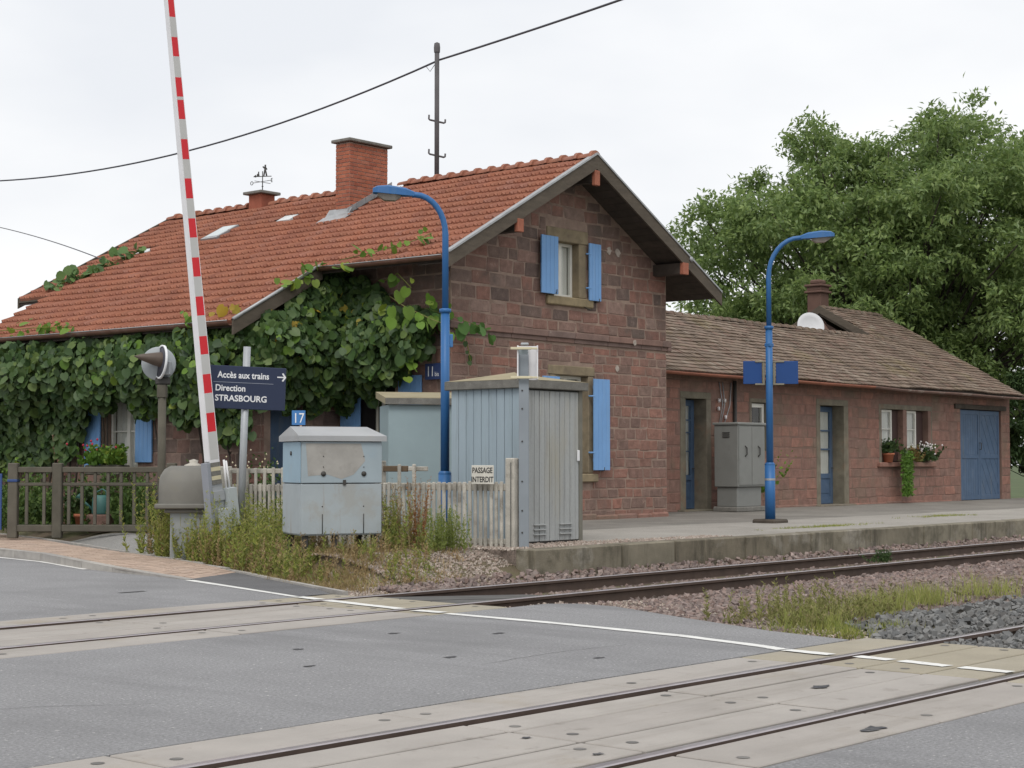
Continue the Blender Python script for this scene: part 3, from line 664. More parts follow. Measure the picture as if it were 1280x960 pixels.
# upper window
bb = MB(); bb.box((25.7, 20.975, 5.93), (27.03, 21.3, 6.2), .015); bb.build('lintel', sandjamb, house, True)
bb = MB(); bb.box((26.74, 20.985, 4.83), (26.97, 21.35, 5.925), .012); bb.build('jamb', sandjamb, house, True)
bb = MB(); bb.box((25.72, 20.985, 4.83), (25.95, 21.35, 5.925), .012); bb.build('jamb', sandjamb, house, True)
bb = MB(); bb.box((25.68, 20.93, 4.64), (27.16, 21.3, 4.82), .02); bb.build('sill', sandjamb, house, True)
def casement(parent, x0, x1, y, z0, z1, rows=(), fw=.05, leaves=2, fm=None, mull=None, cur=True, axis='x'):
    """window frame with panes and a curtain in the plane y, axis='x' or along -y on a wall facing -x"""
    fm = fm or whitepvc
    def P(a, d, z): return (a, y + d, z) if axis == 'x' else (y + d, a, z)
    f = MB(); pw = MB()
    f.box(P(x0, 0, z0), P(x1, .07, z0 + fw)); f.box(P(x0, 0, z1 - fw), P(x1, .07, z1))
    for i in range(leaves + 1):
        xc = x0 + (x1 - x0) * i / leaves; a = max(x0, xc - fw * .8); c = min(x1, xc + fw * .8)
        if i == 0: c = x0 + fw
        if i == leaves: a = x1 - fw
        f.box(P(a, -.004, z0 + .001), P(c, .074, z1 - .001))
    fo = f.build('window', fm, parent, True)
    zs = [z0 + fw] + [z0 + (z1 - z0) * r_ for r_ in rows] + [z1 - fw]
    for z in zs[1:-1]:
        q = MB(); q.box(P(x0 + fw, .012, z - .015), P(x1 - fw, .055, z + .015)); q.build('glazing_bar', fm, fo)
    for i in range(leaves):
        a = x0 + (x1 - x0) * i / leaves + fw; c = x0 + (x1 - x0) * (i + 1) / leaves - fw
        for z, z_ in zip(zs[:-1], zs[1:]):
            q = MB(); q.box(P(a, .03, z), P(c, .036, z_), .001); q.build('pane', glass, fo)
    if cur:
        q = MB(); V = []; n = 40
        for i in range(n + 1):
            xx = x0 + fw + (x1 - x0 - 2 * fw) * i / n; dd = .09 + .012 * math.sin(i * 1.9)
            V += [P(xx, dd, z0 + fw), P(xx, dd, z1 - fw)]
        q.add(V, [(2 * i, 2 * i + 2, 2 * i + 3, 2 * i + 1) for i in range(n)], 0, True); q.build('curtain', curtain, fo)
    return fo
pane_clear = glass
mglass = bpy.data.materials['window_glass']
def clear_glass():
    """real panes: see-through with a sky reflection"""
    T = mglass.node_tree; N = T.nodes; b_ = N['Principled BSDF']
    b_.inputs['Base Color'].default_value = (.8, .82, .82, 1)
    for l in list(T.links):
        if l.to_socket == b_.inputs['Base Color']: T.links.remove(l)
    tr = N.new('ShaderNodeBsdfTransparent'); tr.inputs[0].default_value = (.96, .97, .97, 1); gl = N.new('ShaderNodeBsdfGlossy'); gl.inputs['Roughness'].default_value = .04
    fre = N.new('ShaderNodeFresnel'); fre.inputs[0].default_value = 1.5; ms = N.new('ShaderNodeMixShader')
    gb = N.new('ShaderNodeNewGeometry'); om = N.new('ShaderNodeMath'); om.operation = 'SUBTRACT'; om.inputs[0].default_value = 1; T.links.new(gb.outputs['Backfacing'], om.inputs[1])
    fm_ = N.new('ShaderNodeMath'); fm_.operation = 'MULTIPLY'; T.links.new(fre.outputs[0], fm_.inputs[0]); T.links.new(om.outputs[0], fm_.inputs[1])
    T.links.new(fm_.outputs[0], ms.inputs[0]); T.links.new(tr.outputs[0], ms.inputs[1]); T.links.new(gl.outputs[0], ms.inputs[2])
    T.links.new(ms.outputs[0], N['Material Output'].inputs['Surface'])
clear_glass()
casement(house, 25.95, 26.74, 21.17, 4.83, 5.93, fw=.06)
def shutter(parent, x0, x1, y, z0, z1, thick=.035, M=None, mt=None, axis='x', n=4):
    mt = mt or shutblue
    def P(a, d, z): return (a, y + d, z) if axis == 'x' else (y + d, a, z)
    b = MB(); wv = (x1 - x0) / n
    for i in range(n): b.box(P(x0 + i * wv + .002, 0, z0), P(x0 + (i + 1) * wv - .002, thick, z1), .004, 0, M)
    o = b.build('shutter', mt, parent, True)
    for zz in (z0 + .17, z1 - .2):
        q = MB(); q.box(P(x0 + .01, thick, zz), P(x1 - .01, thick + .012, zz + .07), .003, 0, M); q.build('batten', mt, o)
    return o
shutter(house, 25.42, 25.94, 20.88, 4.84, 5.99)
shutter(house, 26.98, 27.37, 20.9, 4.8, 5.97)
for sx, sz in ((27.0, 5.75), (27.0, 5.05)):
    bb = MB(); bb.tube([(sx - .06, 20.97, sz), (sx + .02, 20.89, sz)], .018, 8); bb.build('hinge', shutblue, house, True)
for sx, sz in ((25.86, 4.86), (27.25, 4.78), (27.4, 1.33)):
    bb = MB(); bb.tube([(sx, 21, sz), (sx, 20.86, sz), (sx + .01, 20.86, sz + .07)], .011, 6); bb.build('shutter_stay', darkmetal, house, True)
bb = MB(); bb.tube([(26.9, 20.98, 4.66), (26.55, 20.55, 4.55)], .012, 6); bb.build('bracket', darkmetal, house, True)
# lower window, mostly behind the shed
bb = MB(); bb.box((25.75, 20.98, 3.25), (27.25, 21.3, 3.44), .015); bb.build('lintel', sandjamb, house, True)
bb = MB(); bb.box((27.04, 20.985, 1.28), (27.2, 21.35, 3.245), .012); bb.build('jamb', sandjamb, house, True)
bb = MB(); bb.box((25.8, 20.985, 1.28), (26.0, 21.35, 3.245), .012); bb.build('jamb', sandjamb, house, True)
bb = MB(); bb.box((25.75, 20.92, 1.1), (27.3, 21.3, 1.27), .02); bb.build('sill', sandjamb, house, True)
casement(house, 26.0, 27.04, 21.18, 1.28, 3.25, rows=(.5,), fw=.06)
shutter(house, 27.07, 27.6, 20.86, 1.34, 3.2); shutter(house, 25.44, 25.96, 20.86, 1.34, 3.2)
for sz in (1.7, 2.85):
    bb = MB(); bb.tube([(27.02, 20.97, sz), (27.1, 20.86, sz)], .018, 8); bb.build('hinge', shutblue, house, True)
# pale repairs on the gable
for cx, cz, r_ in ((27.75, 5.9, .09), (28.05, 5.88, .1), (28.02, 3.45, .08), (28.55, 4.02, .07)):
    bb = MB(); n = 12; bb.prism([(cx + r_ * random.uniform(.55, 1.1) * math.cos(2 * math.pi * k / n), 20.995 if abs(cz - 4.03) > .05 else 20.925, cz + r_ * random.uniform(.6, 1.1) * math.sin(2 * math.pi * k / n)) for k in range(n)], (0, -.012, 0)); bb.build('mortar_patch', mat('pale_mortar', [(.38, .33, .29)], 12, .3, .95), house, True)

# garden side: window with its shutters, door of the wing, windows of the wing
casement(house, 22.45, 23.5, 23.05, 1.2, 3.2, rows=(.5,), axis='y', fw=.06, fm=mat('grey_frame', [(.3, .31, .3)], 3, .1, .6))
shutter(house, 21.7, 22.3, 22.84, 1.3, 3.14, axis='y'); shutter(house, 23.33, 23.88, 22.84, 1.2, 2.95, axis='y')
for yy in (22.62, 22.78):
    bb = MB(); bb.tube([(22.78, yy, .3), (22.78, yy, 3.3)], .035, 8); bb.build('drainpipe', mat('pale_pipe', [(.3, .29, .25)], 3, .1, .6), house, True)
bb = MB(); bb.box((21.12, 24.2, .3), (22.0, 24.25, 2.72), .01); bb.build('door', doorblue, house, True)
casement(house, 27.2, 28.35, 20.72, 1.35, 2.9, rows=(.5,), axis='y', fw=.06)
shutter(house, 28.36, 28.88, 20.44, 1.4, 3.0, axis='y'); shutter(house, 26.68, 27.2, 20.44, 1.5, 2.95, axis='y')

# roof
def slope_mats(side):      # local x along the ridge, y up the slope, z out of the roof
    up_ = Vector((math.cos(PHI) * -side, 0, math.sin(PHI))); nrm = Vector((math.sin(PHI) * side, 0, math.cos(PHI))); return up_, nrm, up_.cross(nrm)
deck = MB()
def deckpart(x0, x1, ya, yb, side):
    za, zb = roofz(x0) - .06, roofz(x1) - .06
    deck.prism([(x0, ya, za), (x1, ya, zb), (x1, ya, zb - .09), (x0, ya, za - .09)], (0, yb - ya, 0))
deckpart(RX, 22.03, Y0 + .05, Y1 - .03, -1); deckpart(22.03, 19.92, 23.62, 32.4, -1); deckpart(RX, 30.72, Y0 + .05, Y1 - .03, 1)
deck.build('roof_deck', soffit, house, True)
# boards seen under the overhang
for side in (-1, 1):
    a = .15
    while a < 4.25:
        bb = MB(); xa, xb = RX + side * a, RX + side * (a + .19); bb.prism([(xa, Y0 + .06, roofz(xa) - .155), (xb, Y0 + .06, roofz(xb) - .155), (xb, Y0 + .06, roofz(xb) - .175), (xa, Y0 + .06, roofz(xa) - .175)], (0, .69, 0)); bb.build('soffit_board', soffit, house, True); a += .2
def tile_template(wd, ln, wave=True):
    xs = [0, .018, .045, .09, .104, .118, .175, wd]; zs = [.012, .05, .008, .0, .046, .0, .0, .014]
    V = [(x - wd / 2, 0, z + .07) for x, z in zip(xs, zs)] + [(x - wd / 2, ln, z) for x, z in zip(xs, zs)] + [(x - wd / 2, .006, .004) for x, z in zip(xs, zs)] 
    n = 8; Fq = [(i, i + 1, n + i + 1, n + i) for i in range(n - 1)] + [(2 * n + i, 2 * n + i + 1, i + 1, i) for i in range(n - 1)]
    return np.array(V), np.array(Fq)
TW, TE = .205, .345
TT, TF = tile_template(TW, .41)
tm = MB(); tm.add(TT, TF); TILE = tm.mesh('roof_tile', tile)
up_, nr_, ax_ = slope_mats(-1)
R3 = Matrix((ax_, up_, nr_)).transposed()
HOLES = [(24.33, 25.05, 29.42, 30.02), (24.98, 25.3, 27.75, 28.25), (24.05, 24.3, 31.65, 32.1), (24.8, 26.3, 25.7, 26.27)]
TL = []
for r_ in range(22):
    a = r_ * TE + .12          # along the slope from the ridge, to the lower end of the tile
    d = a + TE; x = RX - d * math.cos(PHI)
    if x < 19.86: break
    ya, yb = (Y0 + .03, Y1 - .02) if x > 21.9 else (23.6, 32.42)
    n = int((yb - ya) / TW); 
    for k in range(n + 1):
        y = ya + TW / 2 + k * TW
        if y > yb: break
        xm = x + .15
        if any(h[0] < xm < h[1] and h[2] < y < h[3] for h in HOLES): continue
        z = roofz(x) - .055 + .012 * math.sin(y * .9 + x) + random.uniform(-.004, .004)
        TL.append((y, x, z))
TL.sort(key=lambda q: q[0] + (26 - q[1]) * .4)
for y, x, z in TL[:300]:
    Mx = Matrix.Translation((x, y, z)) @ (R3 @ Matrix.Rotation(random.uniform(-.02, .02), 3, 'Z')).to_4x4(); put('roof_tile', TILE, house, True, Mx)
P = np.array([(x, y, z) for y, x, z in TL[300:]]); n = len(P)
V, Fn = scatter(TT, TF, P, np.tile(np.array(up_), (n, 1)) + rng.normal(scale=.012, size=(n, 3)), np.tile(np.array(nr_), (n, 1)), np.ones(n))
fast('roof_tiles', V, Fn, tile, house, True, kind='stuff')
u2, n2, a2 = slope_mats(1); P = []
for r_ in range(14):
    d = .12 + (r_ + 1) * TE; x = RX + d * math.cos(PHI); y = Y0 + .13
    while y < Y1: P.append((x, y, roofz(x) - .055)); y += TW
P = np.array(P); n = len(P); V, Fn = scatter(TT, TF, P, np.tile(np.array(u2), (n, 1)), np.tile(np.array(n2), (n, 1)), np.ones(n)); fast('roof_tiles', V, Fn, tile, house, True, kind='stuff')
# ridge tiles
rt = MB(); V = []; N_ = 9
for (yy, r_) in ((0, .165), (.07, .17), (.075, .125), (.43, .105)):
    for k in range(N_): a = math.pi * k / (N_ - 1); V.append((math.cos(a) * r_, yy, math.sin(a) * r_ * .85))
rt.add(V, [(i * N_ + k, i * N_ + k + 1, (i + 1) * N_ + k + 1, (i + 1) * N_ + k) for i in range(3) for k in range(N_ - 1)], 0, True)
rt.add(V[:N_], [tuple(range(N_))]); RT = rt.mesh('ridge_tile', tile)
y = Y0
while y < Y1 - .2:
    if not (25.5 < y < 26.2 or 29.8 < y < 30.35): put('ridge_tile', RT, house, True, Matrix.Translation((RX, y, RZ - .03)) @ Matrix.Rotation(random.uniform(-.02, .02), 4, 'Z'))
    y += .385
# barge boards with metal trim, purlins, gutters
for side, xe in ((-1, 22.0), (1, 30.82)):
    bb = MB(); h = .27
    for ya in (Y0 - .03,):
        bb.prism([(RX, ya, RZ + .02), (xe, ya, roofz(xe) + .02), (xe, ya, roofz(xe) + .02 - h), (RX, ya, RZ + .02 - h * 1.08)], (0, .045, 0))
    bb.build('barge_board', bargem, house, True)
    bb = MB(); bb.prism([(RX, Y0 - .05, RZ + .062), (xe - .01 * side, Y0 - .05, roofz(xe) + .062), (xe - .01 * side, Y0 - .05, roofz(xe) + .022), (RX, Y0 - .05, RZ + .022)], (0, .12, 0)); bb.build('verge_trim', zinc, house, True)
    bb = MB(); bb.prism([(RX, Y1 - .02, RZ + .04), (xe, Y1 - .02, roofz(xe) + .04), (xe, Y1 - .02, roofz(xe) - .2), (RX, Y1 - .02, RZ - .22)], (0, .05, 0)); bb.build('barge_board', bargem, house, True)
for px_, zt, w_ in ((RX, RZ - .3, .15), (23.98, roofz(23.98) - .24, .17), (29.42, roofz(29.42) - .2, .2)):
    bb = MB(); bb.box((px_ - w_ / 2, Y0 - .01 + .06, zt - .24), (px_ + w_ / 2, 21.3, zt), .01); pur = bb.build('purlin', soffit, house, True)
    bb = MB(); bb.box((px_ - w_ / 2 - .003, Y0 - .045, zt - .25 - (.05 if px_ == RX else 0)), (px_ + w_ / 2 + .003, Y0 + .048, zt + .0), .008); bb.build('purlin_end', redpurlin, pur)
bb = MB(); bb.tube([(29.62, Y0 - .06, 5.83), (29.62, Y0 - .03, 5.83)], .055, 14); bb.build('vent_ring', zinc, house, True)
def gutter(parent, a, c, r_=.075, m_=None, sag=.0, segs=10, name='gutter'):
    a = Vector(a); c = Vector(c); d = (c - a).normalized(); side = Vector((-d.y, d.x, 0)); V = []; n = 9
    for i in range(segs + 1):
        t = i / segs; p = a.lerp(c, t) - Vector((0, 0, sag * math.sin(t * math.pi) + sag * .5 * math.sin(t * 9)))
        for k in range(n): q = math.pi + math.pi * k / (n - 1); V.append(p + side * math.cos(q) * r_ + Vector((0, 0, math.sin(q) * r_)))
        for k in range(n): q = 2 * math.pi - math.pi * k / (n - 1); V.append(p + side * math.cos(q) * (r_ - .006) + Vector((0, 0, math.sin(q) * (r_ - .006))))
    b = MB(); nn = 2 * n
    b.add(V, [(i * nn + k, i * nn + (k + 1) % nn, (i + 1) * nn + (k + 1) % nn, (i + 1) * nn + k) for i in range(segs) for k in range(nn)], 0, True)
    b.add(V[:nn], [tuple(range(nn))]); b.add(V[-nn:], [tuple(range(nn))])
    o = b.build(name, m_ or gutterm, parent, True)
    e = MB()
    for s_ in (1, -1): e.tube([a + side * s_ * r_ + Vector((0, 0, .004)), c + side * s_ * r_ + Vector((0, 0, .004))], .009, 6)
    if sag == 0: e.build('gutter_rim', zinc, o)
    return o
gutter(house, (21.93, 20.28, 5.2), (21.93, 23.6, 5.22)); gutter(house, (19.82, 23.6, 4.07), (19.82, 32.45, 4.1), .085)
# the wing's own verge
bb = MB(); xa, xb = 22.05, 19.85; bb.prism([(xa, 23.55, roofz(xa) + .0), (xb, 23.55, roofz(xb) + .0), (xb, 23.55, roofz(xb) - .26), (xa, 23.55, roofz(xa) - .26)], (0, .045, 0)); bb.build('barge_board', bargem, house, True)
bb = MB(); bb.tube([(xa, 23.56, roofz(xa) + .03), (xb, 23.56, roofz(xb) + .03)], .035, 8); bb.build('verge_trim', zinc, house, True)
bb = MB(); bb.prism([(22.0, 32.42, roofz(22.0)), (19.85, 32.42, roofz(19.85)), (19.85, 32.42, roofz(19.85) - .15), (22.0, 32.42, roofz(22.0) - .15)], (0, .045, 0)); bb.build('verge_trim', zinc, house, True)
bb = MB(); bb.box((22.0, 32.5, 5.16), (22.14, Y1, 5.26), .01); bb.build('eave_board', bargem, house, True)
bb = MB(); bb.box((22.35, 33.2, 4.3), (22.5, 33.35, 5.2), .01); bb.build('post', bargem, house, True)

# chimneys
ch = MB(); ch.box((24.905, 25.775, 6.3), (26.045, 26.195, 8.36), .002); cho = ch.build('chimney', brickmortar, house, True)
brm = MB(); brm.box((-.5, -.5, -.5), (.5, .5, .5), .03); BR = brm.mesh('brick', brick)
for r_ in range(20):
    z = 6.72 + r_ * .083
    for face in ('y', 'x'):
        lo, hi = (24.9, 26.05) if face == 'y' else (25.77, 26.2); L_ = .23; p = lo - (L_ / 2 if r_ % 2 else 0)
        while p < hi - .03:
            a, c = max(lo, p), min(hi, p + L_); p += L_
            if c - a < .04: continue
            sx = (c - a - .012, .105, .068)
            if face == 'y': Mx = Matrix.Translation(((a + c) / 2, 25.77 + .05 - random.uniform(0, .005), z)) @ Matrix.Diagonal((*sx, 1))
            else: Mx = Matrix.Translation((24.9 + .05 - random.uniform(0, .005), (a + c) / 2 + .003, z)) @ Matrix.Rotation(math.pi / 2, 4, 'Z') @ Matrix.Diagonal((*sx, 1))
            o = put('brick', BR, cho); o.matrix_basis = Mx
bb = MB(); bb.box((24.82, 25.69, 8.37), (26.13, 26.28, 8.44), .015); bb.build('chimney_cap', capgrey, cho)
bb = MB()
for k in range(5):
    xa = 24.82 + k * .27; bb.prism([(xa, 25.745, roofz(xa) + .02), (xa + .262, 25.745, roofz(xa + .262) + .02), (xa + .262, 25.745, roofz(xa + .262) + .15), (xa, 25.745, roofz(xa) + .15)], (0, .02, 0))
bb.prism([(24.78, 25.7, roofz(24.78) + .02), (24.78, 26.4, roofz(24.78) + .02), (24.9, 26.4, roofz(24.9) + .12), (24.9, 25.7, roofz(24.9) + .12)], (.02, 0, .01))
bb.prism([(24.45, 25.55, roofz(24.45) + .025), (24.45, 26.35, roofz(24.45) + .025), (24.8, 26.35, roofz(24.8) + .04), (24.8, 25.55, roofz(24.8) + .04)], (0, 0, .012))
bb.build('flashing', zinc, cho)
bb = MB(); bb.box((26.12, 30.02, 7.2), (26.55, 30.47, 7.84), .01); c2 = bb.build('chimney', brick, house, True)
bb = MB(); bb.box((26.02, 29.92, 7.842), (26.65, 30.57, 7.91), .012); bb.build('chimney_cap', capgrey, c2)
# skylight and glass tiles
def on_roof(name, x0, x1, ya, yb, lift, th, m_, parent=None):
    bb = MB(); za, zb = roofz(x0) + lift, roofz(x1) + lift
    bb.prism([(x0, ya, za), (x0, yb, za), (x1, yb, zb), (x1, ya, zb)], (-math.sin(PHI) * th, 0, math.cos(PHI) * th)); return bb.build(name, m_, parent or house, parent is None)
sk = on_roof('skylight', 24.36, 25.02, 29.45, 30.0, -.08, .14, zinc); on_roof('pane', 24.42, 24.97, 29.5, 29.95, .0, .075, mat('wired_glass', [(.45, .5, .5)], 2, .1, .15, spec=.6), sk)
on_roof('glass_tile', 25.0, 25.28, 27.78, 28.2, -.03, .05, mat('glass_tile', [(.6, .62, .62)], 3, .1, .2)); on_roof('glass_tile', 24.06, 24.3, 31.65, 32.1, -.03, .05, bpy.data.materials['glass_tile'])

# weather vane, mast, cables
wv = thing('weather_vane', 'black weather vane with letters O and E on the small chimney', 'weather vane', (26.35, 30.24, 7.91))
bb = MB(); bb.tube([(0, 0, 0), (0, 0, .62)], .014, 8); bb.lathe([(0, .15), (.035, .18), (0, .21)], n=8); bb.build('rod', darkmetal, wv); wv.scale = (.82, .82, .82)
bb = MB(); bb.tube([(0, .42, .32), (0, -.42, .32)], .008, 6); bb.tube([(.3, 0, .3), (-.3, 0, .3)], .008, 6); bb.build('cross_arm', darkmetal, wv)
MF = Matrix.Rotation(math.radians(-90), 4, 'Z')
for ch_, yy in (('O', .47), ('E', -.4)):
    text(ch_, 'lettering', .17, darkmetal, wv, Matrix.Translation((0, yy, .26)) @ MF @ Matrix.Rotation(math.radians(90), 4, 'X'), ext=.006, align='CENTER')
bb = MB(); bb.tube([(.02, .3, .5), (.02, -.36, .44)], .012, 6); bb.prism([(.0, .3, .47), (.0, .42, .5), (.0, .3, .55)], (.02, 0, 0)); bb.build('pointer', darkmetal, wv)
bb = MB()      # small cut-out figure and its companion on the pointer
bb.prism([(0, -.2, .47), (0, -.14, .47), (0, -.11, .6), (0, -.07, .47), (0, -.02, .47), (0, -.07, .68), (0, .01, .74), (0, -.01, .77), (0, -.08, .74), (0, -.08, .8), (0, -.14, .8), (0, -.14, .73), (0, -.2, .66), (0, -.17, .64), (0, -.13, .68)], (.012, 0, 0))
bb.prism([(0, .14, .49), (0, .26, .49), (0, .25, .56), (0, .2, .58), (0, .2, .63), (0, .16, .63), (0, .16, .57)], (.012, 0, 0)); bb.build('figure', darkmetal, wv)

mast = thing('wire_mast', 'grey overhead line mast with hooked cross bars rising behind the orange ridge', 'mast', (26.5, 24.72, 7.2))
bb = MB(); bb.tube([(0, 0, 0), (0, 0, 3.3)], .052, 12); bb.lathe([(.065, 3.22), (.07, 3.32), (.06, 3.42), (.0, 3.45)], n=12); bb.build('pole', polewood, mast)
for z in (.97, 1.72):
    d = Vector(RIGHT) * .17
    bb = MB(); bb.tube([-d + Vector((0, 0, z + .13)), -d * 1.02 + Vector((0, 0, z + .04)), -d * .9 + Vector((0, 0, z + .02)), d * .9 + Vector((0, 0, z - .05)), d * 1.05 + Vector((0, 0, z - .04)), d * 1.08 + Vector((0, 0, z + .03))], .022, 6); bb.build('cross_bar', polewood, mast)
bb = MB(); bb.tube([Vector((0, 0, 3.05)) - Vector(RIGHT) * .25 + Vector((0, 0, -.12)), Vector((0, 0, 2.8)) - Vector(RIGHT) * .15, Vector((0, 0, 2.95)) - Vector(RIGHT) * .05], .008, 5); bb.build('jumper_wire', wirem, mast)
def cable(name, P, r_, label, n=30):
    P = np.array(P, float); s = np.r_[0, np.cumsum(np.linalg.norm(np.diff(P, axis=0), axis=1))]; q = np.linspace(0, s[-1], n)
    deg = min(2, len(P) - 1); C_ = [np.polyval(np.polyfit(s, P[:, k], deg), q) for k in range(3)]
    bb = MB(); bb.tube(list(zip(*C_)), r_, 6); o = bb.build(name, wirem); return tag(o, label, 'cable', 'overhead cables')
cable('cable', [(29.4, 50, 10.75), (29.04, 45.57, 10.2), (28.57, 40.73, 9.79), (28.09, 35.9, 9.78), (27.69, 31.73, 9.85), (27.24, 28.39, 10.0), (26.5, 24.8, 10.22)], .022, 'thick dark cable sagging from the left edge to the roof mast')
cable('cable', [(26.5, 24.65, 10.24), (25.33, 21.37, 10.05), (23.82, 17.76, 9.75), (22.78, 15.9, 9.5), (20, 11, 8.9)], .022, 'thick dark cable climbing from the roof mast to the top edge')
cable('cable', [(32.81, 53.49, 10.12), (30.77, 48.24, 9.2), (26.02, 38.5, 7.43), (22.6, 31.3, 6.05)], .014, 'thin wire dropping from the left edge behind the far roof slope')
# ================================================================== STATION ANNEX
annex = thing('station_annex', 'low red sandstone annex with brown plain tile roof and blue doors', 'outbuilding', (40, 22.6, .3))
AY = 22.6; AX0, AX1 = 29.8, 50.95; AW = AX1 - AX0
AK = .5645
def az(y): return 3.66 + (y - 22.1) * AK      # top of the annex roof slope
D1 = (32.85 - AX0, 33.72 - AX0, .35, 3.02); D2 = (39.1 - AX0, 40.35 - AX0, .35, 3.02); WN = (42.5 - AX0, 45.5 - AX0, 1.5, 3.0); SW = (35.75 - AX0, 36.5 - AX0, 1.8, 3.0); BD = (47.45 - AX0, 50.3 - AX0, .33, 3.18)
OPA = [D1, D2, (42.5 - AX0, 43.75 - AX0, 1.52, 3.0), (43.98 - AX0, 45.3 - AX0, 1.52, 3.0), SW, BD]
b = MB(); wall_core(b, (AX0, AY, 0), (1, 0, 0), (0, 1, 0), AW, lambda c: 3.72, 0, OPA, .45)
b.box((AX1 - .45, AY + .46, 0), (AX1, 31, 3.7)); b.box((30, 30.6, 0), (AX1 - .46, 31, 3.5))
for x in (46.9,): b.prism([(x, 25.0, 3.5), (x, 29.4, 3.5), (x, 27.1, 6.1)], (.2, 0, 0))
b.build('wall', mortar2, annex, True)
q = MB(); q.box((30.3, 23.5, .2), (50.3, 30, 3.5)); q.build('interior', dark, annex, True)
OPA2 = [(D1[0] - .24, D1[1] + .22, .2, 3.2), (D2[0] - .22, D2[1] + .26, .2, 3.2), (WN[0] - .15, WN[1] + .02, 1.36, 3.16), (SW[0] - .12, SW[1] + .12, 1.7, 3.12), (BD[0] - .05, BD[1] + .02, .2, 3.2)]
masonry(annex, (AX0, AY, 0), (1, 0, 0), AW, lambda c: 3.6, courses(.3, 3.6, .2, .3, .35, .75), OPA2, stone2, 300, lambda uu, z: uu < 1.5, .012, .01)
x = 29.9
while x < 50.9:
    L_ = random.uniform(.6, 1.3); a, c = x, min(50.9, x + L_ - .01); x += L_
    if any(a < AX0 + o[1] and c > AX0 + o[0] for o in (D1, D2, BD)): continue
    bb = MB(); bb.box((a, AY - .05, .25), (c, AY + .1, .37 + random.uniform(0, .04)), .02); bb.build('plinth_stone', stone2, annex, True)
def frame(o, wl, wr, wt, m_=None, y=AY - .012):
    x0, x1, z0, z1 = o[0] + AX0, o[1] + AX0, o[2], o[3]; m_ = m_ or greyjamb
    for a, c in ((x0 - wl, x0), (x1, x1 + wr)):
        bb = MB(); bb.box((a, y, z0 - .1), (c, AY + .44, z1 - .002), .01); bb.build('jamb', m_, annex, True)
    bb = MB(); bb.box((x0 - wl, y, z1), (x1 + wr, AY + .44, z1 + wt), .01); bb.build('lintel', m_, annex, True)
frame(D1, .22, .2, .16); frame(D2, .2, .24, .16); frame(SW, .1, .1, .1)
for o in (D1, D2):
    bb = MB(); bb.box((AX0 + o[0] - .35, AY - .22, .3), (AX0 + o[1] + .3, AY + .3, .385), .015); bb.build('door_step', greyjamb, annex, True)
# panelled door with a barred pane
def panel_door(o, bars):
    x0, x1, z1 = o[0] + AX0 + .01, o[1] + AX0 - .01, o[3] - .02; y = AY + .34; z0 = .39
    zg = 1.2; f = MB(); w_ = x1 - x0; st = .13
    f.box((x0, y, z0), (x0 + st, y + .06, z1)); f.box((x1 - st, y, z0), (x1, y + .06, z1))
    for za, zb in ((z0, z0 + .2), (zg - .13, zg), (z1 - .14, z1)): f.box((x0 + st, y + .002, za), (x1 - st, y + .058, zb))
    d = f.build('door', doorblue, annex, True)
    q = MB(); q.box((x0 + st, y + .025, z0 + .2), (x1 - st, y + .04, zg - .13)); q.box((x0 + st + .07, y + .012, z0 + .28), (x1 - st - .07, y + .03, zg - .2), .012); q.build('door_panel', doorblue, d)
    q = MB(); q.box((x0 + st, y + .035, zg), (x1 - st, y + .04, z1 - .14), .001); q.build('pane', glass, d)
    q = MB(); q.add([(x0 + st, y + .062, zg), (x1 - st, y + .062, zg), (x1 - st, y + .062, z1 - .14), (x0 + st, y + .062, z1 - .14)], [(0, 1, 2, 3)]); q.build('curtain', curtain, d)
    if bars == 'grille':
        for k in range(4):
            xx = x0 + st + (w_ - 2 * st) * (k + .5) / 4; q = MB(); q.tube([(xx, y + .015, zg), (xx, y + .015, z1 - .14)], .013, 6); q.build('bar', doorblue, d)
        for zz in (1.75, 2.2, 2.5): q = MB(); q.box((x0 + st, y + .005, zz), (x1 - st, y + .02, zz + .03)); q.build('bar', doorblue, d)
    else:
        for zz in (1.83, 2.33): q = MB(); q.box((x0 + st, y + .005, zz), (x1 - st, y + .05, zz + .045)); q.build('glazing_bar', doorblue, d)
    q = MB(); q.tube([(x1 - .06, y, 1.35), (x1 - .06, y - .05, 1.35), (x1 - .16, y - .05, 1.35)], .012, 6); q.build('handle', darkmetal, d)
panel_door(D1, 'grille'); panel_door(D2, 'panes')
# pair of windows with flower sill
frame((42.45 - AX0, 45.5 - AX0, 1.52, 3.0), .13, .05, .14)
bb = MB(); bb.box((43.75, AY - .008, 1.53), (43.98, AY + .43, 2.99), .01); bb.build('mullion_stone', stone2, annex, True)
bb = MB(); bb.box((42.2, AY - .1, 1.37), (45.65, AY + .3, 1.5), .02); bb.build('sill', stone2, annex, True)
casement(annex, 42.5, 43.3, AY + .12, 1.9, 2.99, rows=(.5,), leaves=1, fw=.07); casement(annex, 43.98, 44.78, AY + .12, 1.9, 2.99, rows=(.5,), leaves=1, fw=.07)
for xa, xb in ((43.3, 43.74), (44.78, 45.28)):
    bb = MB(); bb.box((xa + .01, AY + .16, 1.52), (xb, AY + .2, 2.98), .006); bb.build('shutter', mat('brown_shutter', [(.06, .032, .028)], 3, .15, .7), annex, True)
for xa, xb in ((42.5, 43.3), (43.98, 44.78)):
    bb = MB(); bb.box((xa, AY + .13, 1.5), (xb, AY + .2, 1.9), .006); bb.build('parapet_panel', greyjamb, annex, True)
casement(annex, 35.77, 36.48, AY + .1, 1.82, 2.98, leaves=1, fw=.1, cur=False)
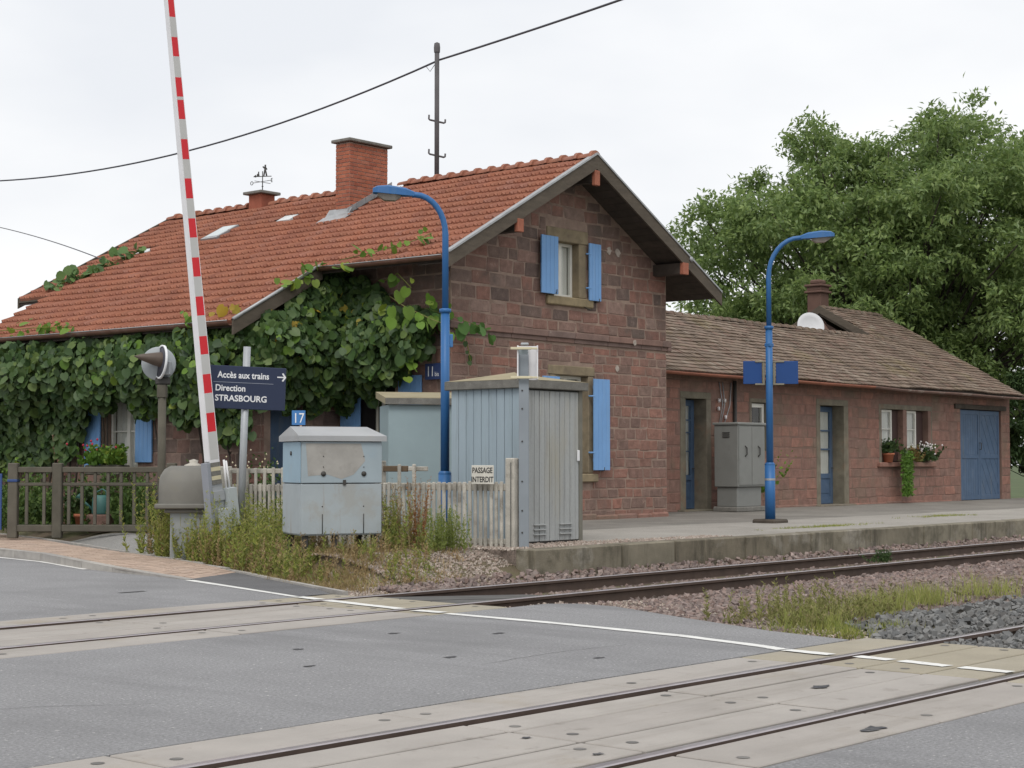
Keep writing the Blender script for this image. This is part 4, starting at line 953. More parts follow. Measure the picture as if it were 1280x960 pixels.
# double barn door
for i, (xa, xb) in enumerate(((47.5, 48.85), (48.87, 50.27))):
    y = AY + .06; d = MB(); d.box((xa, y + .02, .36), (xb, y + .05, 3.1)); dob = d.build('door', doorblue, annex, True)
    q = MB()
    for za, zb in ((.36, .5), (1.62, 1.74), (2.96, 3.1)): q.box((xa + .11, y - .01, za), (xb - .11, y + .02, zb))
    q.box((xa, y - .012, .36), (xa + .11, y + .021, 3.1)); q.box((xb - .11, y - .012, .36), (xb, y + .021, 3.1)); q.build('door_rail', doorblue, dob)
    n = 7
    if i == 0:
        for k in range(n):
            ww = (xb - xa - .22) / n
            for za, zb in ((.5, 1.62), (1.74, 2.96)): q = MB(); q.box((xa + .11 + k * ww + .002, y + .006, za), (xa + .11 + (k + 1) * ww - .002, y + .022, zb), .003); q.build('plank', doorblue, dob)
    else:
        for za, zb in ((.5, 1.62), (1.74, 2.96)):
            W_, H_ = xb - xa - .22, zb - za; st = .17
            for k in range(-4, 12):      # slanting planks clipped to the panel
                def clip(poly):
                    for ax, lim, sg in ((0, 0, 1), (0, W_, -1), (1, 0, 1), (1, H_, -1)):
                        o_ = []
                        for p0, p1 in zip(poly, poly[1:] + poly[:1]):
                            a0, a1 = sg * (p0[ax] - lim), sg * (p1[ax] - lim)
                            if a0 >= 0: o_.append(p0)
                            if a0 * a1 < 0: t = a0 / (a0 - a1); o_.append((p0[0] + (p1[0] - p0[0]) * t, p0[1] + (p1[1] - p0[1]) * t))
                        poly = o_
                        if len(poly) < 3: return None
                    return poly
                x0_ = k * st; pl = clip([(x0_ + .004, 0), (x0_ + st - .004, 0), (x0_ + st - .004 - .75, H_), (x0_ + .004 - .75, H_)])
                if pl: q = MB(); q.prism([(xa + .11 + p[0], y + .006 + (k % 2) * .004, za + p[1]) for p in pl], (0, .012, 0)); q.build('plank', doorblue, dob)
q = MB(); q.tube([(48.83, AY + .04, 1.9), (48.83, AY - .02, 1.9), (48.83, AY - .02, 2.1), (48.83, AY + .04, 2.1)], .014, 6); q.build('handle', darkmetal, annex, True)
bb = MB(); bb.box((47.0, AY - .06, 3.12), (50.6, AY + .1, 3.26), .01); bb.build('door_track', wood, annex, True)
bb = MB(); bb.tube([(34.9, AY - .06, 3.5), (34.9, AY - .06, 2.3), (34.85, AY - .06, .4)], .045, 8); bb.build('drainpipe', darkmetal, annex, True)
for k, dx in enumerate((-.45, -.3, .08)):
    bb = MB(); bb.tube([(34.7 + dx, AY - .03, 3.45), (34.65 + dx * .6, AY - .04, 2.9), (34.4 + dx * .4, AY - .04, 2.4)], .012, 5); bb.build('conduit', galv, annex, True)
for dx, z in ((-.4, 2.95), (-.15, 2.95), (-.42, 2.75), (-.12, 2.55)):
    bb = MB(); bb.lathe([(0, 0), (.035, .01), (.035, .09), (0, .1)], (34.6 + dx, AY - .06, z), n=8); bb.build('insulator', flowerwhite, annex, True)
# roof
dk = MB()
def slab(x0, x1, ya, yb, za, zb): dk.prism([(x0, ya, za), (x0, yb, zb), (x0, yb, zb - .1), (x0, ya, za - .1)], (x1 - x0, 0, 0))
slab(29.82, 50.98, 22.14, 25.2, az(22.14) - .05, az(25.2) - .05); slab(29.82, 46.9, 25.2, 28.4, az(25.2) - .05, 3.6)
slab(46.95, 50.98, 25.2, 27.05, az(25.2) - .05, az(27.05) - .05); slab(46.95, 50.98, 27.05, 32, az(27.05) - .05, 3.5)
dk.build('roof_deck', soffit, annex, True)
PHA = math.atan(AK); upA = np.array((0, math.cos(PHA), math.sin(PHA))); nA = np.array((0, -math.sin(PHA), math.cos(PHA)))
W2, E2 = .185, .2
PT = np.array([(-W2 / 2 + .003, 0, .036), (0, -.012, .036), (W2 / 2 - .003, 0, .036), (W2 / 2 - .003, .3, 0), (0, .3, 0), (-W2 / 2 + .003, .3, 0), (-W2 / 2 + .003, 0.004, -.004), (0, -.008, -.004), (W2 / 2 - .003, .004, -.004)])
PTF = np.array([(0, 1, 4, 5), (1, 2, 3, 4), (6, 7, 1, 0), (7, 8, 2, 1)])
def plain_tiles(x0, x1, y0, y1, sag=.05):
    P = []; r_ = 0; y = y0
    while y < y1:
        x = x0 + (W2 / 2 if r_ % 2 else 0)
        while x < x1:
            P.append((x, y, az(y) - .035 + sag * .5 * math.sin(x * .55 + 1) * (1 - (y - 22) / 6) + .012 * math.sin(x * 2.1 + y * 3))); x += W2
        y += E2 * math.cos(PHA); r_ += 1
    return P
P = np.array(plain_tiles(29.9, 50.98, 22.06, 25.1) + plain_tiles(47.0, 50.98, 25.1, 26.95)); n = len(P); P[:, 2] += rng.uniform(-.003, .003, n)
order = np.argsort(np.hypot(P[:, 0], P[:, 1])); P = P[order]
ptm = MB(); ptm.add(PT, PTF); PTM = ptm.mesh('roof_tile', oldtile); RA = Matrix((Vector((1, 0, 0)), Vector(upA), Vector(nA))).transposed()
for q in P[:300]: put('roof_tile', PTM, annex, True, Matrix.Translation(q) @ (RA @ Matrix.Rotation(random.uniform(-.03, .03), 3, 'Z')).to_4x4())
V, Fn = scatter(PT, PTF, P[300:], np.tile(upA, (n - 300, 1)) + rng.normal(scale=.02, size=(n - 300, 3)), np.tile(nA, (n - 300, 1)) + rng.normal(scale=.016, size=(n - 300, 3)), np.ones(n - 300))
fast('roof_tiles', V, Fn, oldtile, annex, True, kind='stuff')
rt2 = MB(); V = []
for (yy, r_) in ((0, .14), (.05, .14), (.055, .12), (.42, .105)):
    for k in range(N_): a = math.pi * k / (N_ - 1); V.append((yy, -math.cos(a) * r_, math.sin(a) * r_ * .8))
rt2.add(V, [(i * N_ + k, i * N_ + k + 1, (i + 1) * N_ + k + 1, (i + 1) * N_ + k) for i in range(3) for k in range(N_ - 1)], 0, True); rt2.add(V[:N_], [tuple(range(N_))]); RT2 = rt2.mesh('ridge_tile', oldtile)
x = 29.9
while x < 47.6: put('ridge_tile', RT2, annex, True, Matrix.Translation((x, 25.2, az(25.2) - .06 + .01 * math.sin(x * 2)))); x += .38
x = 47.0
while x < 50.7: put('ridge_tile', RT2, annex, True, Matrix.Translation((x, 27.05, az(27.05) - .06))); x += .38
# gable end above the lower ridge
for ya, yb, dz in ((27.05, 22.9, 0), (27.05, 31, 0)):
    bb = MB(); s_ = 1 if yb < ya else -1
    bb.prism([(46.8, 27.05, az(27.05) + .02), (46.8, 27.05 - s_ * 2.9, az(24.15) + .02), (46.8, 27.05 - s_ * 2.9, az(24.15) - .2), (46.8, 27.05, az(27.05) - .22)], (.05, 0, 0)); bb.build('barge_board', bargem, annex, True)
    bb = MB(); bb.prism([(46.86, 27.05, az(27.05) - .13), (46.86, 27.05 - s_ * 2.9, az(24.15) - .13), (46.86, 27.05 - s_ * 2.9, az(24.15) - .3), (46.86, 27.05, az(27.05) - .3)], (.04, 0, 0)); bb.build('rafter', bargem, annex, True)
bb = MB(); bb.box((46.93, 25.0, 3.6), (46.95, 29.2, 4.2)); bb.prism([(46.93, 24.6, 4.6), (46.93, 29.5, 4.6), (46.93, 27.05, 6.0)], (.02, 0, 0)); bb.build('gable_boarding', mat('gable_boarding', [(.05, .03, .025)], 3, .2, .9), annex, True)
bb = MB(); bb.box((48.2, 27.8, 5.2), (48.72, 28.3, 7.05), .01); bb.box((48.12, 27.72, 7.051), (48.8, 28.38, 7.13), .02); bb.box((48.18, 27.78, 7.131), (48.74, 28.32, 7.26), .02); bb.box((48.12, 27.72, 7.261), (48.8, 28.38, 7.34), .02); bb.box((48.25, 27.85, 7.341), (48.67, 28.25, 7.5), .06)
bb.build('chimney', mat('brown_render', [(.12, .07, .055)], 3, .15, .9), annex, True)
g1 = gutter(annex, (30.0, 22.03, 3.6), (41, 22.03, 3.57), .07, mat('copper_gutter', [(.27, .1, .06)], 3, .3, .6, stain=(.13, .07, .05, .7), stain_scale=1.5), .012, 20)
g2 = gutter(annex, (41.0, 22.03, 3.57), (51.3, 22.03, 3.55), .07, mat('old_gutter', [(.17, .1, .08)], 3, .3, .6, stain=(.36, .33, .28, .7), stain_scale=2.2), .03, 20)
dish = thing('satellite_dish', 'white satellite dish peeking over the brown annex ridge', 'satellite dish', (44.6, 26.1, 4.6))
bb = MB(); dd = (Vector((-.62, -.72, .25))).normalized(); bb.lathe([(0, 0), (.15, .01), (.3, .045), (.42, .09), (.425, .085), (.3, .03), (.15, -.005), (0, -.015)], (0, 0, 1.02), dd, 32); bb.build('reflector', mat('dish_white', [(.6, .61, .63)], 2, .04, .6), dish)
bb = MB(); bb.tube([(.05, .05, 0), (.05, .05, 1.0)], .03, 8); bb.build('bracket', galv, dish)

# grey metal cabinet on the platform
ac = thing('equipment_cabinet', 'tall grey metal equipment cabinet against the annex wall beside the first blue door', 'cabinet', (33.3, 21.45, .34))
bb = MB(); bb.box((-.02, 0, 0), (1.3, .68, .12), .02); bb.build('plinth', capgrey, ac)
bb = MB(); bb.box((.07, .06, .12), (1.13, .62, .58), .012); bb.build('base', cabgrey_ := mat('steel_grey', [(.2, .205, .195)], 2, .1, .6, stain=(.14, .14, .13, .6), stain_scale=2), ac)
bb = MB(); bb.box((.02, .0, .585), (1.2, .66, 2.04), .012); bb.box((-.01, -.03, 2.04), (1.23, .69, 2.1), .012); bb.build('body', cabgrey_, ac)
for xa, xb in ((.05, .6), (.62, 1.17)):
    bb = MB(); bb.box((xa, -.018, .63), (xb, .0, 2.0), .006); do_ = bb.build('door', cabgrey_, ac)
    hx = xb - .3 if xa < .5 else xa + .25
    bb = MB(); bb.tube([(hx, -.02, 1.3), (hx + .04, -.05, 1.35), (hx + .04, -.05, 1.5), (hx, -.02, 1.55)], .016, 6); bb.build('handle', darkmetal, do_)
bb = MB()
for k in range(3): bb.box((-.0, .22, 1.75 + k * .05), (.022, .42, 1.77 + k * .05))
bb.build('vent', darkmetal, ac)

# ================================================================== STREET LAMPS
def lamp(loc, h, label, arm, rh, rv, hs):
    t = thing('street_lamp', label, 'street lamp', loc, 0, 'blue platform lamps'); a = Vector(arm).normalized()
    bb = MB(); bb.box((-.26, -.26, -.2), (.26, .26, .07), .03); bb.build('foot', wood, t)
    bb = MB(); bb.tube([(0, 0, .05), (0, 0, 1.12)], .1, 20); bb.lathe([(.1, 1.12), (.105, 1.13), (.075, 1.17)], n=20); bb.build('base', lampblue, t)
    bb = MB(); bb.tube([(0, 0, 1.15), (0, 0, h - 1.9)], .068, 18); bb.lathe([(.07, h - 1.93), (.09, h - 1.92), (.09, h - 1.87), (.055, h - 1.86)], n=18); bb.build('pole', lampblue, t)
    P = [Vector((0, 0, h - 1.9)), Vector((0, 0, h - .13 - rv))]
    for k in range(1, 9):
        q = math.radians(90 * k / 8); P.append(Vector((0, 0, h - .13 - rv)) + a * (rh * (1 - math.cos(q))) + Vector((0, 0, rv * math.sin(q))))
    P.append(P[-1] + a * .05 + Vector((0, 0, .0)))
    bb = MB(); bb.tube(P, [.05] * 2 + [.045] * 9, 14); bb.build('arm', lampblue, t)
    e = P[-1]; sd_ = a.cross(Vector((0, 0, 1))); hd = MB(); V = []
    tilt = .1
    prof = [(-.04, .05, .05, .0), (.12, .1, .09, -.01), (.42, .13, .1, -.02), (.62, .12, .07, -.02), (.7, .08, .03, -.02)]
    for d, hw, up1, dn in prof:
        d = d * hs
        c = e + a * d + Vector((0, 0, d * tilt))
        V += [c + sd_ * hw + Vector((0, 0, dn - .02)), c + sd_ * hw * .9 + Vector((0, 0, up1 * .7)), c + sd_ * hw * .45 + Vector((0, 0, up1)), c - sd_ * hw * .45 + Vector((0, 0, up1)), c - sd_ * hw * .9 + Vector((0, 0, up1 * .7)), c - sd_ * hw + Vector((0, 0, dn - .02))]
    hd.add(V, [(i * 6 + k, i * 6 + (k + 1) % 6, (i + 1) * 6 + (k + 1) % 6, (i + 1) * 6 + k) for i in range(4) for k in range(6)] + [tuple(range(6)), tuple(range(24, 30))]); ho = hd.build('lamp_head', lampblue, t)
    gl = MB(); V = []
    for d, hw, dp in ((.2, .06, .03), (.3, .1, .09), (.5, .1, .1), (.62, .07, .04)):
        d = d * hs
        c = e + a * d + Vector((0, 0, d * tilt - .035)); V += [c + sd_ * hw, c + sd_ * hw * .7 - Vector((0, 0, dp)), c - sd_ * hw * .7 - Vector((0, 0, dp)), c - sd_ * hw]
    gl.add(V, [(i * 4 + k, i * 4 + (k + 1) % 4, (i + 1) * 4 + (k + 1) % 4, (i + 1) * 4 + k) for i in range(3) for k in range(4)] + [(0, 1, 2, 3), (12, 13, 14, 15)]); gl.build('diffuser', mat('lamp_glass', [(.22, .2, .18)], 3, .1, .25), ho)
    return t
l1 = lamp((18.72, 17.28, .2), 5.5, 'blue street lamp behind the pale fence, its arm reaching left over the roof', (-.72, .69, 0), .46, .6, .85)
bb = MB(); bb.box((.06, -.05, 3.05), (.13, .05, 3.25), .01); bb.build('bracket', plateblue, l1)
l2 = lamp((28.2, 17.42, PZ), 5.7, 'blue street lamp standing on the platform carrying two blue panels', RIGHT, .62, .78, .88)
bb = MB(); bb.box((-.07, -.07, 3.42), (.07, .07, 3.5), .015); bb.build('clamp', lampblue, l2)
bb = MB(); bb.lathe([(.103, .82), (.104, .86)], n=20); bb.build('band', zinc, l2)
for nm, lat0, lat1, tiltd, lab in (('a', -.5, -.07, .12, 'blue panel seen from behind, on the pole side nearer the house gable'), ('b', .07, .56, -.14, 'blue panel seen from behind, on the pole side nearer the end of the platform')):
    t = thing('sign_panel', lab, 'sign', (28.2, 17.42, PZ + 2.7), YAW + tiltd, 'blue panels on the platform lamp')
    bb = MB(); bb.box((lat0 + (.0 if lat0 < 0 else .06), .06, 0), (lat1 - (.0 if lat0 > 0 else .06), .09, .45), .006); bb.build('board', signblue, t)
    bb = MB(); xx = lat1 - .05 if lat0 < 0 else lat0; bb.box((xx, .05, -.01), (xx + .05, .1, .45), .006)
    xr = (lat1 - .2, lat1) if lat0 < 0 else (lat0, lat0 + .22); bb.box((xr[0], .04, -.02), (xr[1], .055, .012)); bb.box((xr[0], .04, .425), (xr[1], .055, .455)); bb.build('bracket', mat('bronze_rail', [(.22, .2, .15)], 3, .1, .5), t)

# ================================================================== RAILWAY SHEDS, POST
shed = thing('shed', 'tall pale grey metal shed with folding doors standing on the platform end', 'shed', (18.3, 15.42, PZ - .01), 0)
SX, SY, SH = 1.42, 1.36, 2.25
bb = MB(); bb.box((.04, .04, 0), (SX - .04, SY - .04, SH), .01); bb.build('body', darkmetal, shed)
k = 0; y = .02
while y < SY - .05:
    wd = .148; bb = MB(); bb.box((0, y + .004, .0), (.045, min(SY, y + wd) - .004, SH), .006); bb.build('plank', shedblue, shed); y += wd
bb = MB(); bb.box((.0, -.012, 0), (.14, .035, SH), .006); bb.build('corner_board', mat('shed_corner', [(.26, .28, .31)], 2, .08, .6), shed)
xs = [.145, .3, .41, .53, .645, .77, .88, .995, 1.12, 1.24, 1.33]
for a0, a1 in ((0, 5), (5, 10)):
    bb = MB(); bb.box((xs[a0] + .002, .012, .04), (xs[a1] - .006, .04, SH - .03)); do_ = bb.build('door', shedgrey, shed)
    for i in range(a0, a1):
        bb = MB(); bb.box((xs[i] + .004, -.006 + .004 * (i % 2), .045), (xs[i + 1] - .006, .014, SH - .035), .005); bb.build('plank', shedgrey, do_)
    xc = (xs[a0] + xs[a1]) / 2 - .05
    bb = MB()
    for j in range(3): bb.prism([(xc - .14, -.008, .14 + j * .07), (xc + .14, -.008, .14 + j * .07), (xc + .14, -.035, .135 + j * .07), (xc - .14, -.035, .135 + j * .07)], (0, 0, .012))
    bb.build('louvre', shedgrey, do_)
bb = MB(); bb.box((1.335, -.005, 0), (SX, .05, SH), .006); bb.build('corner_board', mat('shed_edge', [(.16, .155, .13)], 3, .2, .8), shed)
bb = MB(); bb.box((1.27, -.03, 1.2), (1.32, -.008, 1.36), .006); bb.build('lock', letter, shed)
# flat-hipped roof with a deep edge
rb = MB(); o_ = .07; zt = SH + .115
rb.box((-o_, -o_, SH - .01), (SX + o_, SY + o_, zt), .01); rb.build('roof_edge', capgrey, shed)
rb = MB(); rb.add([(-o_, -o_, zt + .001), (SX + o_, -o_, zt + .001), (SX + o_, SY + o_, zt + .001), (-o_, SY + o_, zt + .001), (SX * .35, SY * .4, zt + .14), (SX * .75, SY * .7, zt + .15)], [(0, 1, 5, 4), (1, 2, 5), (2, 3, 4, 5), (3, 0, 4)]); rb.build('roof', shedtop, shed)

box = thing('shed', 'low pale blue shed with sloping mossy roof behind the pale fence', 'shed', site(-2.0, 27.2, .22), YAW + math.radians(12))
bb = MB(); bb.box((0, 0, 0), (1.35, 1.1, 2.22), .012); bb.build('body', mat('box_blue', [(.27, .345, .37)], 1.5, .08, .7, .05, 40), box)
bb = MB(); bb.prism([(-.06, -.08, 2.22), (1.41, -.08, 2.22), (1.41, -.08, 2.32), (-.06, -.08, 2.32)], (0, .04, 0)); bb.build('roof_edge', capgrey, box)
bb = MB(); bb.prism([(-.06, -.04, 2.222), (1.41, -.04, 2.222), (1.41, -.04, 2.33), (-.06, -.04, 2.33)], (0, 1.2, .14)); bb.build('roof', shedtop, box)

post = thing('signal_post', 'grey steel beam post with a white open box at its top, before the shed corner', 'post', site(.17, 23.15, .29), YAW)
bb = MB(); bb.box((-.075, -.05, 0), (.06, -.035, 2.4)); bb.box((-.075, .035, 0), (.06, .05, 2.7)); bb.box((.05, -.034, 0), (.062, .034, 2.4)); bb.build('beam', mat('beam_grey', [(.24, .27, .3)], 2, .08, .55), post)
bb = MB()
for z in (.25, .55, .95, 1.5, 1.95, 2.2): bb.lathe([(0, .0), (.012, .0), (.012, .012), (0, .014)], (-.03, -.05, z), (0, -1, 0), 6)
bb.build('bolt', darkmetal, post)
bb = MB(); bb.box((-.1, -.08, 2.35), (-.08, .1, 2.82), .003); bb.box((.17, -.08, 2.35), (.19, .1, 2.82), .003); bb.box((-.1, .1, 2.35), (.19, .115, 2.82), .003); bb.build('sign_box', greywhite, post)
bb = MB(); bb.box((-.078, .08, 2.37), (.05, .098, 2.8), .002); bb.build('back_plate', mat('back_plate', [(.33, .38, .4)], 2, .08, .6), post)
for z in (2.36, 2.76): bb = MB(); bb.box((-.19, -.12, z), (.1, -.085, z + .035), .004); bb.box((.1, -.115, z + .002), (.18, -.1, z + .03)); bb.build('clamp', cream, post)
bb = MB(); bb.box((-.05, -.05, 2.825), (.06, .05, 2.86), .01); bb.build('cap', galv, post)

# ================================================================== RELAY CABINET
cab = thing('relay_cabinet', 'battered pale blue metal relay cabinet on legs among the weeds', 'cabinet', site(-2.76, 22.0, .22), YAW + math.radians(24))
CW, CDp = 1.12, .82
bb = MB(); bb.box((0, 0, .32), (CW, CDp, 1.0), .012); bb.build('lower_body', cabgrey, cab)
bb = MB(); bb.box((.003, .003, 1.005), (CW - .003, CDp - .003, 1.56), .012); bb.build('upper_body', cabgrey, cab)
bb = MB(); bb.box((.005, -.012, 1.01), (CW - .005, .002, 1.55), .006); fl = bb.build('front_panel', mat('cabinet_front', [(.3, .36, .395)], 2, .08, .65, stain=(.27, .345, .4, .6), stain_scale=1.8), cab)
bb = MB(); bb.prism([(.06, -.014, 1.53), (.82, -.014, 1.53), (.88, -.014, 1.3), (.72, -.014, 1.12), (.55, -.014, 1.06), (.36, -.014, 1.12), (.09, -.014, 1.1)], (0, .004, 0)); bb.build('primer_patch', greypatch, fl)
bb = MB()
for x in (.3, .86): bb.lathe([(0, 0), (.034, .0), (.034, .012), (0, .016)], (x, -.012, 1.13), (0, -1, 0), 12)
bb.build('keyhole_cover', darkmetal, fl)
bb = MB()
for x in (.3, .86):
    for z in (1.22, 1.36): bb.lathe([(0, 0), (.008, .0), (.006, .008), (0, .01)], (x, -.016, z), (0, -1, 0), 6)
bb.build('screw', darkmetal, fl)
bb = MB(); bb.box((.57, -.03, .98), (.61, -.012, 1.05), .004); bb.build('latch', darkmetal, fl)
bb = MB(); bb.box((.012, -.01, .34), (CW - .012, .0, .99), .005); lo_ = bb.build('front_panel', cabgrey, cab)
bb = MB()
for x in (.29, .86): bb.tube([(x, -.014, .34), (x, -.014, .6)], .006, 5); bb.lathe([(0, 0), (.01, 0), (0, .012)], (x, -.01, .7), (0, -1, 0), 6)
bb.build('hinge_rod', darkmetal, lo_)
bb = MB(); bb.box((-.012, .01, 1.01), (.002, CDp - .01, 1.55), .005); sp = bb.build('side_panel', cabblue, cab)
bb = MB(); bb.lathe([(0, 0), (.03, 0), (.03, .01), (0, .012)], (-.012, CDp / 2, 1.4), (-1, 0, 0), 10); bb.build('keyhole_cover', darkmetal, sp)
bb = MB(); bb.box((-.01, .01, .34), (.002, CDp - .01, .99), .005); bb.build('side_panel', cabgrey, cab)
bb = MB(); o_ = .05; z0, z1, zr = 1.56, 1.63, 1.76
bb.add([(-o_, -o_, z0), (CW + o_, -o_, z0), (CW + o_, CDp + o_, z0), (-o_, CDp + o_, z0), (-o_, -o_, z1), (CW + o_, -o_, z1), (CW + o_, CDp + o_, z1), (-o_, CDp + o_, z1), (-o_ + .02, CDp / 2, zr), (CW + o_ - .12, CDp / 2, zr)],
       [(0, 1, 5, 4), (1, 2, 6, 5), (2, 3, 7, 6), (3, 0, 4, 7), (4, 5, 9, 8), (6, 7, 8, 9), (7, 4, 8), (5, 6, 9), (3, 2, 1, 0)]); bb.build('roof', mat('cabinet_roof', [(.33, .34, .35)], 2, .1, .6, stain=(.35, .33, .3, .6), stain_scale=3), cab)
for x, y in ((.08, .08), (CW - .08, .08), (.08, CDp - .08), (CW - .08, CDp - .08), (.5, .1)):
    bb = MB(); bb.box((x - .04, y - .04, -.1), (x + .04, y + .04, .32), .008); bb.build('leg', darkmetal, cab)
pl = thing('number_plate', 'small blue plate with the white number 17 above the relay cabinet', 'number plate', site(-2.86, 22.5, 1.95), YAW + math.radians(6))
bb = MB(); bb.box((-.09, 0, .05), (.09, .012, .245), .002); bb.build('plate', plateblue, pl)
bb = MB(); bb.tube([(.03, .02, -.25), (.03, .02, .2)], .016, 6); bb.build('stem', mat('plate_stem', [(.45, .3, .22)], 3, .1, .7), pl)
text('17', 'lettering', .19, letter, pl, FACE(0, -.003, .08), .82, align='CENTER')
hn = thing('number_plate', 'dark blue house number plate reading 11bis on the stone wall by the lamp pole', 'number plate', (22.78, 21.32, 3.04), -math.pi / 2)
bb = MB(); bb.box((-.22, 0, 0), (.2, .015, .3), .003); bb.build('plate', mat('enamel_blue', [(.03, .05, .14)], 3, .08, .4), hn)
text('11', 'lettering', .27, letter, hn, FACE(-.18, -.003, .06), .75); text('bis', 'lettering', .12, letter, hn, FACE(.03, -.003, .06), .8)

# ================================================================== DIRECTION SIGN
sg = thing('direction_sign', 'dark blue direction sign with white text on a grey pole', 'sign', site(-4.03, 25.0, .15), YAW + math.radians(20))
sg.rotation_euler = (0, math.radians(1.7), YAW + math.radians(20))
bb = MB(); bb.tube([(.0, .06, 0), (0, .06, 3.08)], .055, 16); bb.build('pole', galv, sg)
bb = MB(); bb.box((-.56, -.02, 2.14), (.59, .004, 2.78), .006); bb.build('board', navy, sg)
text('Accès aux trains', 'lettering', .135, letter, sg, FACE(-.44, -.0225, 2.6), .86, bold=.0028)
text('Direction', 'lettering', .13, letter, sg, FACE(-.47, -.0225, 2.405), .9, bold=.0026)
text('STRASBOURG', 'lettering', .128, letter, sg, FACE(-.47, -.0225, 2.255), .98, bold=.0026)
bb = MB(); bb.box((-.5, -.0235, 2.53), (.4, -.02, 2.536), .0005)
bb.build('divider', mat('divider', [(.3, .33, .4)], 2, 0, .6), sg)
bb = MB(); bb.box((.455, -.0235, 2.632), (.56, -.02, 2.65), .0005); bb.prism([(.525, -.0235, 2.695), (.545, -.0235, 2.705), (.592, -.0235, 2.641), (.545, -.0235, 2.577), (.525, -.0235, 2.587), (.562, -.0235, 2.641)], (0, .003, 0)); bb.build('arrow', letter, sg)

# ================================================================== LEVEL CROSSING BARRIER
bar = thing('crossing_barrier', 'raised red and white level crossing barrier with its grey drive housing', 'barrier', site(-4.45, 25.2, .15), 0)
BO = Vector((bar.location)); inv = Matrix.Translation(-BO)
R0 = Vector(RIGHT); F0 = Vector(FWD)
def lb(lat, dist, z): return site(lat, dist, z) - BO
pb = MB(); YM = Matrix.Rotation(YAW, 4, 'Z')
pb.box((-.62, -.25, -.1), (-.08, .35, .66), .02, 0, YM); pb.build('pedestal', mat('pedestal_grey', [(.24, .26, .26)], 2, .12, .6, stain=(.3, .31, .31, .5), stain_scale=3), bar)
hd = MB(); V = []; ns = 12       # rounded drive housing
for (x, r_) in ((-.8, .24), (-.79, .3), (-.74, .35), (-.66, .38), (-.1, .38), (-.07, .36), (-.06, .0)):
    for k in range(ns + 1):
        q = math.pi * k / ns; c_, s_ = math.cos(q), math.sin(q)
        sq = (abs(c_) ** 4 + abs(s_) ** 4) ** -.25 if r_ else 0
        V.append(YM @ Vector((x, .02 + c_ * r_ * .95 * sq ** .8, .74 + s_ * (.56 if r_ else 0) * (r_ / .38 if r_ else 0) * sq ** .7)))
n1 = ns + 1
hd.add(V, [(i * n1 + k, i * n1 + k + 1, (i + 1) * n1 + k + 1, (i + 1) * n1 + k) for i in range(6) for k in range(ns)], 0, True)
hd.box((-.83, -.38, .66), (-.05, .42, .74), .02, 0, YM); hd.box((-.7, -.3, .6), (-.08, .36, .66), .02, 0, YM); ho = hd.build('drive_housing', hoodm, bar)
bb = MB(); bb.lathe([(.13, 0), (.14, .04), (.06, .07), (.07, .11), (0, .13)], YM @ Vector((-.35, .15, 1.27)), n=14); bb.build('housing_cap', palecon, ho)
bb = MB(); bb.box((-.86, -.2, .8), (-.78, -.1, .9), .01, 0, YM); bb.build('latch', darkmetal, ho)
# arm: swings in the plane of the tracks, leaning back over the road
AL = math.radians(7.4); AD = Vector((-math.sin(AL), 0, math.cos(AL))); AS = Vector((math.cos(AL), 0, math.sin(AL)))
A0 = lb(-4.39, 24.6, 1.52)       # foot of the striped arm
def arm_pt(t, sx, sy):       # t metres along, sx across (in the swing plane), sy towards -Y
    k = 1 - .42 * t / 8.6
    return A0 + AD * t + AS * (sx * .092 * k) + Vector((0, -1, 0)) * (sy * .06 * k)
def arm_box(t0, t1, sx0, sx1, sy0, sy1, name, m_, p):
    b_ = MB(); P = [arm_pt(t, sx, sy) for t in (t0, t1) for sx, sy in ((sx0, sy0), (sx1, sy0), (sx1, sy1), (sx0, sy1))]
    b_.add(P, [(0, 1, 2, 3), (4, 5, 6, 7), (0, 1, 5, 4), (1, 2, 6, 5), (2, 3, 7, 6), (3, 0, 4, 7)]); return b_.build(name, m_, p)
armo = arm_box(-.04, 8.6, -1, 1, -1, 1, 'arm', greywhite, bar)
t = .06; k = 0
STR = []
for ya, yb in ((515, 539), (466, 490), (418, 441), (368, 392), (319, 343), (270, 294), (220, 245), (171, 196), (122, 146), (94, 118), (44, 68), (-6, 19), (-55, -31)):
    STR.append(((578 - yb) * 24.1 / 2099 / math.cos(AL) - .02 / math.cos(AL), (578 - ya) * 24.1 / 2099 / math.cos(AL) - .02 / math.cos(AL)))
off = 0.0
prev = .02
for t0, t1 in STR:
    if t1 > 8.55: break
    arm_box(t0, t1, -.82, .86, 1.0, 1.03, 'red_stripe', red, armo)
    if t0 - prev > .02: arm_box(prev + .004, t0 - .004, -.82, .86, 1.0, 1.025, 'grey_stripe', stripegrey, armo)
    prev = t1
